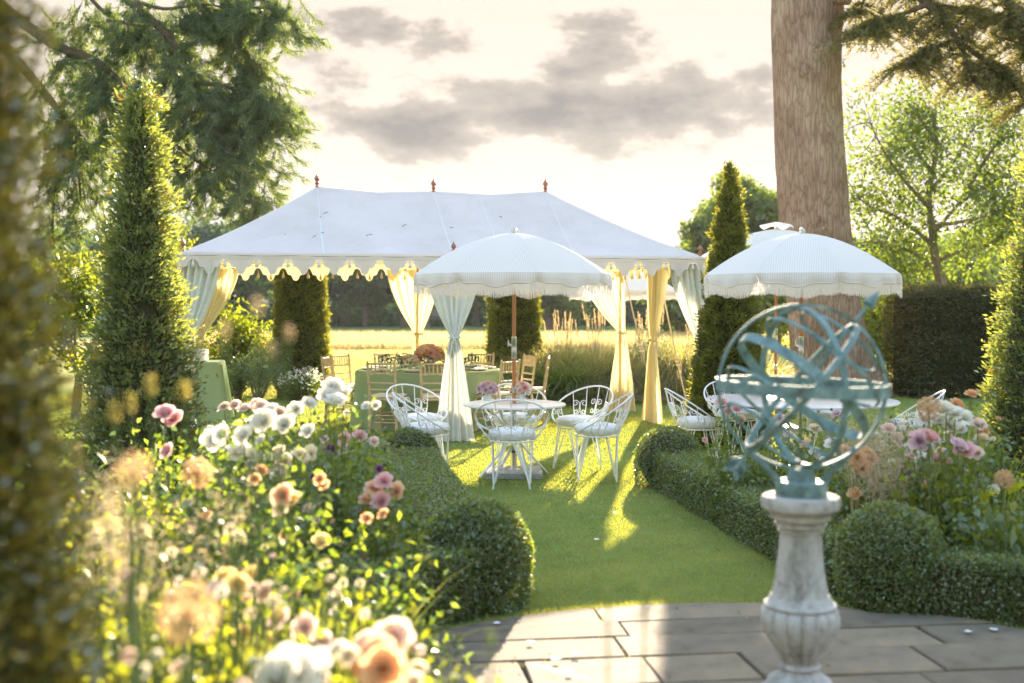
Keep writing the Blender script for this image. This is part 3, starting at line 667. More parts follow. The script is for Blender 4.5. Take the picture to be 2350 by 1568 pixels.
def broad_tree(label, loc, group, rx, rz, zc, ncl, per, cr, leaf, seed, material, trunk_r=.3, name='woodland_tree'):
    t = thing(name, label, 'tree', loc, 0, group); data, C = clumpy_crown(ncl, per, rx, rz, zc, cr, leaf, seed)
    fol('crown', data, material, t)
    m = MB(); r = random.Random(seed); top = zc + rz * .3
    m.tube([(0, 0, -.05), (r.uniform(-.1, .1), 0, zc * .4), (r.uniform(-.3, .3), 0, top)], [trunk_r * 1.25, trunk_r, trunk_r * .4], 8)
    for k in range(6):
        c = C[r.randrange(len(C))]; m.tube([(0, 0, zc * .45 + k * .12), (c[0] * .5, c[1] * .5, (zc * .5 + c[2]) / 2), tuple(c)], [trunk_r * .4, trunk_r * .28, trunk_r * .1], 5)
    m.build('trunk', MT['greybark'], t); return t
# far wood at the end of the field: a few kinds, copied
WG = 'trees of the wood beyond the field'
kinds = [broad_tree('', (0, 95, 0), WG, 3.6, 2.9, 4.2, 46, 130, 1.15, .42, 61, MT['farleaf'], .28), broad_tree('', (0, 95, 0), WG, 2.8, 3.3, 4.4, 40, 130, 1.1, .42, 62, MT['farleaf'], .24),
         broad_tree('', (0, 95, 0), WG, 4.3, 3.2, 4.3, 54, 130, 1.25, .45, 63, MT['farleaf'], .32)]
rs = random.Random(5); first = [True] * 3; spots = []
xs = list(range(180, 2420, 76))
for i, px in enumerate(xs):
    d = 88 + rs.uniform(0, 6) + (12 if i % 2 else 0); spots.append((px + rs.uniform(-16, 16), d, i % 3 if rs.random() > .3 else rs.randrange(3), rs.uniform(.78, 1.2)))
ordn = ['first', 'second', 'third', 'fourth', 'fifth', 'sixth', 'seventh', 'eighth', 'ninth', 'tenth', 'eleventh', 'twelfth', 'thirteenth', 'fourteenth', 'fifteenth', 'sixteenth', 'seventeenth', 'eighteenth', 'nineteenth', 'twentieth',
        'twenty-first', 'twenty-second', 'twenty-third', 'twenty-fourth', 'twenty-fifth', 'twenty-sixth', 'twenty-seventh', 'twenty-eighth', 'twenty-ninth', 'thirtieth']
for i, (px, d, k, s) in enumerate(spots):
    lab = 'far woodland tree across the field, %s counted from the left' % ordn[i]
    loc = (X_at(px, d), d, 0); rz = rs.uniform(0, 6.3)
    if first[k]: o = kinds[k]; first[k] = False; o.location = loc; o.rotation_euler = (0, 0, rz); o['label'] = lab
    else: o = dup(kinds[k], loc, rz, lab, WG)
    o.scale = (s, s, s * rs.uniform(.92, 1.08))
# undergrowth under the wood edge
def under():
    n = 26000; x = RNG.uniform(-48, 48, n); y = 96 + RNG.normal(0, 3, n) + 2; P = np.stack([x, y, np.abs(RNG.normal(0, .9, n))], 1)
    return leaves(P, rv(n), rv(n), .5, .3, np.clip(RNG.normal(.3, .2, n), 0, 1))
tag(fol('wood_undergrowth', under(), MT['farleaf']), 'dark scrub along the foot of the far wood', 'undergrowth', kind='stuff')
# pale single tree standing in front of the wood, and the ones right of the marquee
broad_tree('paler spreading tree with two thin trunks standing before the far wood', (X_at(838, 88), 88, 0), None, 3.2, 2.7, 3.9, 52, 150, .9, .36, 71, leafmat('pale_woodland_leaf', (.06, .11, .03), (.16, .20, .06), (1.8, 1.6, .5), .45, .02), .14)
broad_tree('sunlit rounded tree showing under the marquee right of the cypress', (X_at(1262, 80), 80, 0), None, 2.2, 2.2, 2.9, 36, 150, .8, .34, 72, MT['limeleaf'], .2)
broad_tree('dense rounded chestnut tree just left of the big trunk', (X_at(1706, 46), 46, 0), None, 2.2, 2.1, 4.35, 130, 230, .6, .22, 73, MT['apple'], .22, 'chestnut_tree')
broad_tree('bushy lime-green tree low behind the right parasol pole', (X_at(1780, 40), 40, 0), None, 1.3, 1.1, 1.4, 36, 120, .5, .18, 74, MT['limeleaf'], .14)
broad_tree('low yellow-green bush between the big trunk and the hedge', (X_at(2020, 23.5), 23.5, 0), None, .9, .95, 1.05, 34, 130, .36, .10, 75, MT['limeleaf'], .07, 'leafy_bush')
broad_tree('rounded green tree low behind the white corner curtain', (X_at(1560, 60), 60, 0), None, 1.8, 1.6, 1.9, 40, 130, .6, .26, 76, MT['apple'], .2)
broad_tree('hazy green tree standing behind the fruit tree', (X_at(2230, 60), 60, 0), None, 3.2, 2.4, 3.0, 46, 130, .9, .3, 77, MT['apple'], .25)
broad_tree('yellow-green sunlit bush glowing behind the left yew cone', (X_at(170, 17), 17, 0), None, .9, .9, 1.5, 36, 140, .34, .085, 78, MT['limeleaf'], .06, 'leafy_bush')
broad_tree('thin birch with small yellow-green leaves beside the left yew cone', (X_at(415, 21), 21, 0), None, .28, .9, 2.3, 26, 60, .22, .07, 79, MT['limeleaf'], .04, 'birch_tree')

# hills
hv = []; nh = 220
for i in range(nh + 1):
    x = -500 + i * 1000 / nh; z = 20 + 13.5 * math.exp(-((x + 143) / 110) ** 2) + 2 * math.sin(x * .039) + rs.uniform(-.8, .8) - 13 * max(0, min(1, (x + 33) / 133))
    hv += [(x, 500, -.5), (x, 500 + (i % 3) * 2, z * .72), (x, 550, z)]
hf = [(i * 3 + j, i * 3 + 3 + j, i * 3 + 4 + j, i * 3 + 1 + j) for i in range(nh) for j in (0, 1)]
tag(MB().add(hv, hf).build('hills', mat('hazy_hill', (.10, .14, .10), (.16, .19, .13), .02, .95), smooth=False), 'hazy wooded hill on the far horizon', kind='structure')

# ---- the big trunk with its drooping cedar limbs
def big_tree():
    d = 21.0; b = Vector((X_at(1905, d), d, 0))
    t = thing('cedar_tree', 'massive brown trunk leaning left with drooping cedar limbs above the parasols', 'tree', b)
    prof = [(-.05, .78, 0), (.25, .74, 0), (.7, .70, -.02), (1.3, .655, -.08), (2.0, .63, -.17), (3.0, .612, -.29), (4.2, .60, -.37), (5.3, .585, -.43), (6.4, .60, -.47), (6.9, .625, -.46), (7.6, .57, -.50), (9.0, .52, -.55), (12, .40, -.6), (15, .2, -.6)]
    nv, ns = 150, 96; zz = np.linspace(prof[0][0], 15, nv); pr = np.interp(zz, [p[0] for p in prof], [p[1] for p in prof]); px_ = np.interp(zz, [p[0] for p in prof], [p[2] for p in prof])
    V = []
    for i in range(nv):
        for k in range(ns):
            a = 2 * PI * k / ns; z = zz[i]
            fl = max(0, 1 - z / 1.5) ** 2 * (.16 * math.cos(5 * a + .6) + .10 * math.cos(3 * a) + .12 * math.cos(a))
            fur = .010 * math.sin(a * 31 + 2.2 * math.sin(z * 1.7) + 1.3 * math.sin(z * 4.1 + a * 3)) + .008 * math.sin(a * 17 - z * 1.3) + .012 * math.sin(a * 3 + z * 1.1)
            r_ = pr[i] + fl + fur
            V.append((px_[i] + r_ * math.cos(a), r_ * math.sin(a), z))
    T = [(i * ns + k, i * ns + (k + 1) % ns, (i + 1) * ns + (k + 1) % ns, (i + 1) * ns + k) for i in range(nv - 1) for k in range(ns)]
    ob('trunk', mesh_np('trunk', V, T, MT['bark'], smooth=True), t)
    m = MB(); m.tube([(-.1, -.45, 7.05), (.14, -.60, 6.95)], [.16, .11], 10); m.build('branch_stump', MT['bark'], t)
    for (z, an, s_) in ((3.05, -95, .12), (4.55, -70, .09), (5.75, -110, .10), (2.35, -60, .08), (6.25, -72, .15)):      # healed branch scars
        pz = np.interp(z, zz, pr); cx = np.interp(z, zz, px_); a = R(an); kn = MB().lathe([(s_ * 1.5, -.05), (s_ * 1.25, .0), (s_ * .95, .035), (s_ * .75, .03), (s_ * .55, .0), (s_ * .3, -.02), (0, -.025)], 18, mod=lambda q, i: 1 + .12 * math.sin(3 * q + i))
        o = kn.build('branch_scar', MT['bark'], t, loc=(cx + pz * math.cos(a), pz * math.sin(a), z)); o.rotation_euler = Vector((math.cos(a), math.sin(a), .15)).to_track_quat('Z', 'Y').to_euler(); o.scale = (.8, 1.15, 1)
    lm = MB(); tw = []
    def L(p): return at(p[0], p[1], p[2]) - b
    limbs = [([(1905, -260, 21), (2010, -90, 20.4), (2130, 10, 20), (2195, 90, 19.8), (2235, 190, 19.6)], .13, .03), ([(1905, -330, 21), (2150, -140, 20), (2290, -10, 19.5), (2400, 60, 19.2), (2480, 110, 19)], .13, .03),
             ([(2130, 10, 20), (2050, 40, 20), (2010, 50, 20), (1970, 70, 20)], .05, .012), ([(2195, 90, 19.8), (2130, 115, 19.8), (2075, 150, 19.8)], .04, .01), ([(2195, 90, 19.8), (2270, 150, 19.6), (2330, 195, 19.6), (2390, 235, 19.6)], .05, .012),
             ([(2290, -10, 19.5), (2330, 60, 19.5), (2350, 130, 19.5)], .05, .012), ([(2130, 10, 20), (2210, 20, 20), (2290, 40, 20)], .04, .01), ([(2010, -90, 20.4), (1990, -20, 20.3), (1970, 30, 20.3)], .05, .012),
             ([(1905, -260, 21), (1800, -200, 20.6), (1700, -130, 20.4)], .1, .02)]
    pts = []
    for p, r0, r1 in limbs:
        o_ = limb(lm, [L(q) for q in p], r0, r1)
        pts += [(v, .35 + .65 * (i / len(o_))) for i, v in enumerate(o_) if i > len(o_) * .25 and b.z + v.z > 0]
    lm.build('limbs', MT['twig'], t)
    parts = []; tm = MB()
    for (v, wgt) in pts:
        wv = v + b; ppx = 1175 + F * wv.x / wv.y
        if ppx < 1990 and RNG.random() < (1 if ppx < 1955 else .6): continue
        for _ in range(9):
            n = 30; az = RNG.uniform(0, 2 * PI); ln = RNG.uniform(.35, .85)
            h = np.array([math.cos(az), math.sin(az) * .6, RNG.uniform(-.35, .12)]); s = np.linspace(0, 1, n)[:, None]
            Q = np.array(v) + h * ln * s + np.array([0, 0, -1]) * ln * .45 * s ** 2 + RNG.normal(0, .014, (n, 3))
            Q = np.repeat(Q, 2, 0); D = h + rv(2 * n) * .9 + np.array([0, 0, .1]); parts.append(needles(Q, D, RNG.uniform(.06, .13, 2 * n), .022))
            if _ % 3 == 0: tm.tube([tuple(np.array(v) + h * ln * q + np.array([0, 0, -1]) * ln * .45 * q * q) for q in (0, .5, 1)], .006, 3)
    stuff(tm.build('twigs', MT['twig'], t)); fol('crown', join(parts), MT['cedar'], t)
big_tree()

# ---- drooping conifer at the upper left
def drooping_conifer():
    d = 19.0; b = Vector((X_at(-60, d), d, 0)); t = thing('giant_redwood', 'drooping blue-green conifer hanging over the left of the marquee', 'tree', b)
    MB().tube([(0, 0, -.1), (0, 0, 3), (.05, 0, 8), (.1, 0, 14)], [.75, .6, .45, .2], 20).build('trunk', MT['bark'], t)
    def L(p): return at(p[0], p[1], p[2]) - b
    lm = MB(); tips = []
    limbs = [[(-60, -30, 19), (130, 100, 18.6), (235, 140, 18.3), (330, 210, 18), (430, 250, 17.8)], [(-60, -250, 19), (150, -80, 18.6), (300, -10, 18.3), (420, 90, 18), (480, 190, 17.9), (530, 290, 17.9), (570, 380, 17.9)],
             [(-60, -420, 19), (200, -220, 18.6), (430, -60, 18.2), (530, 50, 18), (600, 110, 18), (640, 200, 18), (665, 260, 18)], [(-60, -520, 19), (280, -300, 18.4), (520, -90, 18), (640, -10, 17.8), (700, 40, 17.8)],
             [(400, 150, 17.9), (450, 160, 17.8), (490, 230, 17.7), (540, 300, 17.7), (600, 400, 17.7), (630, 450, 17.7)], [(235, 140, 18.3), (260, 210, 18.1), (290, 280, 18), (260, 340, 18.1)],
             [(-60, 30, 19), (80, 180, 18.8), (160, 270, 18.6), (220, 330, 18.5)], [(480, 190, 17.9), (560, 200, 17.8), (640, 235, 17.8), (690, 235, 17.8)], [(530, 290, 17.9), (600, 310, 17.8), (660, 320, 17.8)], [(150, -80, 18.6), (260, 30, 18.4), (340, 60, 18.2), (400, 50, 18)],
             [(330, 210, 18), (400, 300, 17.9), (470, 360, 17.9), (540, 400, 17.9)], [(160, 270, 18.6), (190, 380, 18.5), (200, 470, 18.5)], [(160, 270, 18.6), (140, 400, 18.6), (130, 520, 18.6), (140, 600, 18.6)], [(530, 50, 18), (600, 20, 17.9), (680, 20, 17.9)],
             [(300, -10, 18.3), (400, 20, 18.1), (500, 10, 18), (560, 20, 17.9)]]
    limbs = [[(x * .93 if x > 0 else x, y, z) for x, y, z in p] for p in limbs]
    for p in limbs:
        o_ = limb(lm, [L(q) for q in p], .12 if p[0][0] < 0 else .04, .012); tips += [v for i, v in enumerate(o_) if (i > len(o_) * (.42 if p[0][0] < 0 else .12))]
    lm.build('limbs', MT['twig'], t)
    extra = [L((q[0] * .93, q[1], q[2])) for q in [(300, 90, 18.4), (360, 120, 18.2), (330, 40, 18.4), (250, 60, 18.6), (400, 330, 18), (450, 310, 18), (480, 420, 17.8), (590, 130, 18), (630, 170, 18), (580, 70, 18), (560, 240, 18), (230, 250, 18.4), (210, 200, 18.5), (660, 60, 17.8), (610, 440, 17.7), (620, 460, 17.7), (160, 140, 18.7), (130, 60, 18.7), (110, 150, 18.7), (150, 230, 18.6), (180, 90, 18.6), (210, 150, 18.5), (130, 330, 18.6), (90, 250, 18.7), (240, 120, 18.5), (280, 190, 18.3), (200, 40, 18.6)]]
    tips = tips + extra * 2; parts = []; tm = MB()
    for ti, v in enumerate(tips):
        v = np.array(v); base_tone = RNG.uniform(.15, .75)
        for _ in range(6 if RNG.random() < .88 else 1):
            n = 22; az = RNG.uniform(0, 2 * PI); ln = RNG.uniform(.3, .85)
            h = np.array([math.cos(az) * .8 + .12, math.sin(az) * .6, RNG.uniform(-.5, .05)]); q0 = v + RNG.normal(0, .16, 3)
            s = np.linspace(0.1, 1, n)[:, None]
            Q = q0 + h * ln * s * .8 + np.array([0, 0, -1]) * ln * (.75 * s - .35 * s ** 3)
            Q = np.repeat(Q, 4, 0) + RNG.normal(0, .02, (4 * n, 3)); tang = unit(h * .6 + np.array([0, 0, -.35])); D = tang + rv(4 * n) * .75
            parts.append(needles(Q, D, RNG.uniform(.07, .17, 4 * n), .014, np.clip(base_tone + RNG.normal(0, .2, 4 * n), 0, 1)))
            if _ % 4 == 0: tm.tube([tuple(q0 + h * ln * q * .8 + np.array([0, 0, -1]) * ln * (.75 * q - .35 * q ** 3)) for q in (0, .35, .7, 1)], .005, 3)
    stuff(tm.build('twigs', MT['twig'], t)); fol('crown', join(parts), MT['pine'], t)
drooping_conifer()

# ---- fruit tree on the right
def fruit_tree():
    d = 26.0; b = Vector((X_at(2165, d), d, 0)); t = thing('fruit_tree', 'airy sunlit fruit tree with a crooked trunk behind the tall hedge', 'tree', b)
    def L(p): return at(p[0], p[1], p[2]) - b
    m = MB(); r = random.Random(3); ends = []
    main = limb(m, [(0, 0, -.05), L((2163, 680, 26)), L((2150, 610, 26)), L((2140, 540, 26)), L((2132, 440, 26)), L((2150, 340, 26)), L((2140, 260, 26))], .15, .03)
    bl = [[(2150, 625, 26), (2105, 585, 26), (2040, 560, 26), (1985, 555, 25.8)], [(2140, 540, 26), (2200, 470, 26.3), (2260, 430, 26.5), (2310, 400, 26.5)], [(2136, 480, 26), (2080, 420, 25.6), (2030, 350, 25.4), (1995, 280, 25.3)], [(2132, 440, 26), (2190, 370, 26.5), (2230, 300, 26.8), (2260, 260, 27)],
          [(2140, 400, 26), (2090, 330, 26.4), (2060, 300, 26.6)], [(2150, 600, 26), (2220, 570, 26), (2280, 560, 26), (2330, 520, 26)], [(2140, 560, 26), (2060, 500, 26.5), (1990, 470, 26.8), (1960, 440, 27)], [(2160, 650, 26), (2100, 660, 25.6), (2030, 680, 25.4), (1990, 690, 25.2)], [(2150, 330, 26), (2110, 270, 26), (2100, 250, 26)], [(2140, 520, 26), (2250, 500, 25.6), (2320, 470, 25.4)],
          [(2150, 600, 26), (2090, 620, 26.6), (2010, 610, 27), (1970, 640, 27.2)], [(2200, 470, 26.3), (2280, 340, 26.4), (2330, 310, 26.4), (2370, 300, 26.4)], [(2280, 560, 26), (2350, 480, 26), (2400, 420, 26)]]
    for p in bl:
        o_ = limb(m, [L(q) for q in p], .055, .012, 6); ends += o_[len(o_) // 3:]
    ends += main[len(main) // 2:]
    parts = []
    for v in ends:
        for k in range(r.choice((1, 2, 2, 3))):
            e = v + Vector((r.gauss(0, .34), r.gauss(0, .4), r.gauss(0, .3))); m.tube([v, (v + e) / 2 + Vector((0, 0, .04)), e], [.012, .008, .004], 4)
            n = r.randrange(30, 62); q = RNG.normal(0, .20, (n, 3)); P = np.array(e) + q; D = unit(q + np.array([0, 0, -.05]) + rv(n) * .2); tone = np.clip(r.uniform(.2, .8) + RNG.normal(0, .18, n), 0, 1)
            parts.append(leaves(P, D, rv(n) + np.array([0, 0, .6]), .11 * RNG.uniform(.7, 1.3, n), .065, tone))
    m.build('trunk', MT['greybark'], t); fol('crown', join(parts), MT['apple'], t)
fruit_tree()

# ================================================================== marquee
TC = Vector((-1.05, 15.69, 0)); TR = R(12.0); HX, HY, RX, EZ, RZ = 3.2, 1.71, 1.54, 2.25, 3.2
def tloc(x, y, z=0):
    return Vector((TC.x + x * math.cos(TR) - y * math.sin(TR), TC.y + x * math.sin(TR) + y * math.cos(TR), z))
tent = thing('marquee', 'large white canvas marquee with scalloped edge, tassels and wooden finials', 'tent', TC, TR)
def prof(a): return EZ + (RZ - EZ) * (a ** 1.10)
def ridge_z(x): return RZ - .045 * (1 - abs(abs(x) / RX * 2 - 1)) - .03 * (1 - abs(x) / RX)
def roof_front(s):
    def f(u, a):
        x = (-HX + 2 * HX * u) * (1 - a) + (-RX + 2 * RX * u) * a
        zr = ridge_z(x) if abs(x) < RX else RZ
        z = EZ + (zr - EZ) * a ** 1.10 - .03 * math.sin(PI * a) * (1 - .3 * math.cos(2 * PI * u * 2)) - .012 * (1 - a) * abs(math.sin(2 * PI * u))
        z += (.006 * math.sin(u * 37 + a * 5) + .005 * math.sin(u * 71 - a * 9)) * (1 - a) ** 2 + .006 * math.sin(u * 19 + a * 13) * a * (1 - a)
        return (x, s * HY * (1 - a), z)
    return f
def roof_side(s):
    def f(u, a):
        y = (-HY + 2 * HY * u) * (1 - a); x = s * (HX + (RX - HX) * a)
        return (x, y, prof(a) - .03 * math.sin(PI * a))
    return f
def flip(mb): mb.Fc = [tuple(reversed(f)) for f in mb.Fc]; return mb
MB().grid(roof_front(-1), 64, 22).build('roof_panel', MT['canvas'], tent)
flip(MB().grid(roof_front(1), 64, 22)).build('roof_panel', MT['canvas'], tent)
MB().grid(roof_side(1), 32, 18).build('roof_panel', MT['canvas'], tent)
flip(MB().grid(roof_side(-1), 32, 18)).build('roof_panel', MT['canvas'], tent)
def seam(fn, u0, u1):
    m = MB(); n = 18; vs_ = []
    for i in range(n + 1):
        a = i / n; xx = u0; hw_ = HX + (RX - HX) * a; u = min(1, max(0, (xx + hw_) / (2 * hw_))); p = fn(u - .0012, a); q = fn(u + .0012, a); sgn = -1 if p[1] < 0 else 1
        for v in (p, q): vs_.append((v[0], v[1] + sgn * .003, v[2] + .004))
    m.add(vs_, [(2 * i, 2 * i + 1, 2 * i + 3, 2 * i + 2) for i in range(n)]).build('seam', MT['seam'], tent)
for u0 in (-RX, 0, .62, RX): seam(roof_front(-1), u0, u0)
# eave band and scallops
UW = 2 * HX / 18
def scallop_profile(x):
    """drop below the band at offset x from the arch centre (unit width 1)"""
    a = abs(x)
    if a < .16: return .004 + .056 * (a / .16) ** 2.4
    if a < .185: return .060 + (.094 - .060) * ((a - .16) / .025)
    if a < .33: return .094 + .010 * ((a - .185) / .145)
    if a < .39: return .104 + (.162 - .104) * ((a - .33) / .06)
    return .162 + .022 * math.sin((a - .39) / .11 * PI / 2)
def scallop_mesh(wd, name):
    m = MB(); n = 40; vs_ = []
    for i in range(n + 1):
        x = -.5 + i / n; dz = scallop_profile(x); b = .012 * math.cos(2 * PI * x)
        vs_ += [(x * wd, 0, 0), (x * wd, -.006 - b * .5, -dz * .5), (x * wd, -.008 - b, -dz)]
    fs_ = [(3 * i + j + 1, 3 * i + 4 + j, 3 * i + 3 + j, 3 * i + j) for i in range(n) for j in (0, 1)]
    return m.add(vs_, fs_).mesh(name, MT['valance'])
def tassel_mesh(material):
    m = MB(); m.lathe([(.002, -.088), (.02, -.086), (.018, -.05), (.012, -.034), (.006, -.03), (.011, -.024), (.011, -.014), (.004, -.008), (.0015, .03)], 10, mod=lambda a, i: 1 + (.10 * math.cos(5 * a) if i < 3 else 0)); return m.mesh('tassel', material)
TS, TG_ = tassel_mesh(MT['tassel']), tassel_mesh(MT['tassel_gold'])
SF, SS = scallop_mesh(UW, 'valance_scallop'), scallop_mesh(2 * HY / 10, 'valance_scallop')
BZ = EZ - .065
for (ax, n, me, rz, half) in ((-1, 18, SF, 0, HX), (1, 18, SF, PI, HX), (2, 10, SS, PI / 2, HY), (3, 10, SS, -PI / 2, HY)):
    uw = 2 * half / n; ln = half
    def pos(t, o):
        return {-1: (t, -HY - o, 0), 1: (-t, HY + o, 0), 2: (HX + o, t, 0), 3: (-HX - o, -t, 0)}[ax]
    m = MB(); vs_ = []; k = 48
    for i in range(k + 1):
        t = -ln + 2 * ln * i / k; w_ = .004 * math.sin(i * 1.9)
        for (o, z) in ((-.004, EZ + .012), (.012 + w_, EZ - .018), (.004, BZ - .008)): p = pos(t, o); vs_.append((p[0], p[1], z))
    m.add(vs_, [(3 * i + j + 1, 3 * i + 4 + j, 3 * i + 3 + j, 3 * i + j) for i in range(k) for j in (0, 1)]).build('eave_band', MT['valance'], tent)
    m = MB(); m.tube([Vector(pos(-ln + 2 * ln * i / 40, .009)) + Vector((0, 0, EZ - .030 - .004 * math.sin(i * 1.3))) for i in range(41)], .0045, 4); m.build('eave_shadow_line', MT['eave_shadow'], tent)  # grey tube added to draw the shadow line under the eave fold
    for i in range(n):
        t = -ln + uw * (i + .5); p = pos(t, .001)
        ob('valance_scallop', me, tent, (p[0], p[1], BZ), (0, 0, rz))
        if not (ax == -1 and i == 6):
            p2 = pos(t, .012 if ax == -1 else -.03); ob('tassel', TS if ax == -1 else TG_, tent, (p2[0], p2[1], BZ - .012 - (0 if ax == -1 else .05)), (0, 0, i * .7))
        if ax == 1 and i % 2 == 0:
            p2 = pos(t + uw * .5, -.05); ob('tassel', TG_, tent, (p2[0], p2[1], BZ - .085), (0, 0, i))
FIN = MB().lathe([(.0, 0), (.022, 0), (.026, .012), (.017, .02), (.017, .03), (.03, .042), (.03, .055), (.017, .066), (.017, .074), (.032, .088), (.036, .105), (.03, .125), (.016, .146), (.006, .165), (.003, .185), (0, .195)], 16).mesh('finial', MT['finial'])
for x in (-RX, 0, RX): ob('finial', FIN, tent, (x, 0, ridge_z(x) - .004))
POLES = [(-HX, -HY), (0, -HY), (HX, -HY), (-HX, HY), (0, HY), (HX, HY), (-HX, 0), (HX, 0)]
for (x, y) in POLES:
    k = 1 - .02; MB().tube([(0, 0, 0), (0, 0, EZ - .02)], .02, 10).build('tent_pole', MT['tentpole'], tent, loc=(x * k, y * k, 0)); ob('finial', FIN, tent, (x * k, y * k, EZ + .012), None, (.85, .85, .85))

# twigs and leaves lying on the canvas
rt = random.Random(12)
for i in range(9):
    u, a = rt.uniform(.12, .7), rt.uniform(.12, .7); p = Vector(roof_front(-1)(u, a)); q = TC + Matrix.Rotation(TR, 3, 'Z') @ p + Vector((0, -.006, .012)); ln = rt.uniform(.02, .05); an = rt.uniform(0, 6)
    o = MB().tube([(-ln * math.cos(an), 0, -ln * .4), (0, -.004, .006 * math.sin(an)), (ln * math.cos(an), 0, ln * .5 * math.sin(an))], .0035, 4).build('fallen_twig', MT['twig'], None, loc=q); tag(o, 'tiny dark twig lying on the front slope of the marquee roof', 'twig', 'twigs fallen on the marquee roof')
# curtains gathered round the poles
def curtain(label, pole, a, b, ztie, wbot, material, seed, toff=(0, 0), wtop=None):
    """pole (tent x,y); top edge runs from a to b (tent x,y); tied at ztie"""
    P = tloc(*pole); t = thing('curtain', label, 'curtain', P, 0, 'curtains tied back round the marquee')
    A, B = tloc(*a) - P, tloc(*b) - P; r = random.Random(seed); ph = [r.uniform(0, 6) for _ in range(4)]; zt = BZ - .02
    ax = (B - A).normalized(); nrm = Vector((-ax.y, ax.x, 0)); T0 = Vector((toff[0], toff[1], 0)) - nrm * .05
    nu, nv = 72, 48
    def f(u, v):
        z = zt * (1 - v) + .012 * v; fold = 6
        if z > ztie:
            s = (zt - z) / (zt - ztie); e = s ** 1.35
            top = A.lerp(B, u); bun = T0 + ax * (u - .5) * .10
            p = top.lerp(bun, e); amp = .030 * (1 - s) + .018; p += ax * math.sin(PI * s) * .05 * (u - .5)
            hang = -.0
        else:
            s = (ztie - z) / ztie; e = min(1, s * 1.0) ** .75
            p = T0 + ax * (u - .5) * (.10 + (wbot - .10) * e); amp = .018 + .028 * e
        w_ = math.sin(u * fold * 2 * PI + ph[0] + .8 * math.sin(z * 2 + ph[1])) + .5 * math.sin(u * fold * 3.7 + ph[2] + z)
        p = p + nrm * w_ * amp * (1.0 if abs(z - ztie) > .12 else .35 + .65 * abs(z - ztie) / .12)
        return (p.x, p.y, z)
    flip(MB().grid(f, nu, nv)).build('drape', material, t)
    m = MB(); c = T0
    m.tube([(c.x + .062 * math.cos(q) * (1 if True else 1), c.y + .05 * math.sin(q), ztie + .006 * math.sin(2 * q)) for q in np.linspace(0, 2 * PI, 20)[:-1]], .013, 6, closed=True)
    f_ = -nrm if nrm.y > 0 else nrm; f_ = Vector((0, -1, 0)); kx = c + f_ * .065
    for sg in (-1, 1):
        m.tube([(kx.x, kx.y, ztie), (kx.x + sg * .035, kx.y, ztie + .025), (kx.x + sg * .055, kx.y, ztie - .005), (kx.x, kx.y, ztie)], .007, 5)
        m.tube([(kx.x, kx.y, ztie), (kx.x + sg * .025, kx.y - .01, ztie - .08), (kx.x + sg * .03, kx.y, ztie - .18 - .03 * sg)], .007, 5)
    m.build('tie', material, t)
    return t
CO, CI = MT['curtain'], MT['curtain_in']
yb = HY - .05; xr = HX - .05
curtain('white voile curtain tied at the front middle pole of the marquee', (0, -HY + .02), (-.34, -HY + .05), (.34, -HY + .05), 1.26, .50, CO, 1)
curtain('golden backlit curtain tied at the back middle pole above the roses', (0, HY - .03), (-.46, yb), (.32, yb), 1.22, .36, CI, 2)
curtain('golden backlit curtain swept to the back left pole beside the yew cone', (-HX + .05, HY - .05), (-HX + .08, yb), (-HX + .62, yb), 1.22, .16, CI, 3, toff=(.02, 0))
curtain('golden backlit curtain tied at the back right pole of the marquee', (HX - .05, HY - .05), (HX - .72, yb), (HX - .02, yb), 1.22, .46, CI, 4)
curtain('pale yellow curtain hanging at the right side pole of the marquee', (HX - .03, 0), (xr, .34), (xr + .02, -.30), 1.15, .56, CI, 5, toff=(-.04, 0))
curtain('white curtain swept to the right front pole behind the cypress', (HX - .03, -HY + .03), (HX - .48, -HY + .05), (HX - .02, -HY + .05), 1.1, .4, CO, 6)
curtain('white curtain at the left front pole half hidden by the yew cone', (-HX + .03, -HY + .03), (-HX + .02, -HY + .05), (-HX + .48, -HY + .05), 1.1, .4, CO, 7)

def guy_rope(label, p0, p1, kn):
    t = thing('guy_rope', label, 'rope', (p1[0], p1[1], 0), 0, 'rope stays of the marquee'); a, b = Vector(p0) - Vector((p1[0], p1[1], 0)), Vector((0, 0, .05))
    n = 30; m = MB(); m.tube([a.lerp(b, i / n) + Vector((0, 0, -.05 * math.sin(PI * i / n))) for i in range(n + 1)], .011, 6); m.build('rope', MT['rope'], t)
    c = a.lerp(b, kn); m = MB()
    for k in range(3):
        z0 = c.z + .05 - k * .04; q = a.lerp(b, kn + (k - 1) * .025)
        m.tube([(q.x + .024 * math.cos(s), q.y + .024 * math.sin(s), q.z - .05 + .012 * math.sin(s)) for s in np.linspace(0, 2 * PI, 10)[:-1]], .011, 5, closed=True)
    m.build('knot', MT['rope'], t)
    m = MB(); m.tube([(c.x, c.y, c.z), (c.x + .05, c.y, c.z - .08), (c.x + .055, c.y, c.z - .2), (c.x + .02, c.y, c.z - .3), (c.x, c.y, c.z - .18)], .009, 5); m.build('loop', MT['rope'], t)
    MB().tube([(0, 0, -.1), (.02, 0, .14)], .014, 6).build('peg', MT['twig'], t)
e1, e2 = tloc(HX, HY - .02, EZ - .1), tloc(HX, .1, EZ - .1)
guy_rope('knotted rope stay between the two pale yellow curtains', e1, (2.42, 19.9, 0), .55)
guy_rope('knotted rope stay just right of the pale yellow side curtain', e2, (2.56, 16.75, 0), .60)

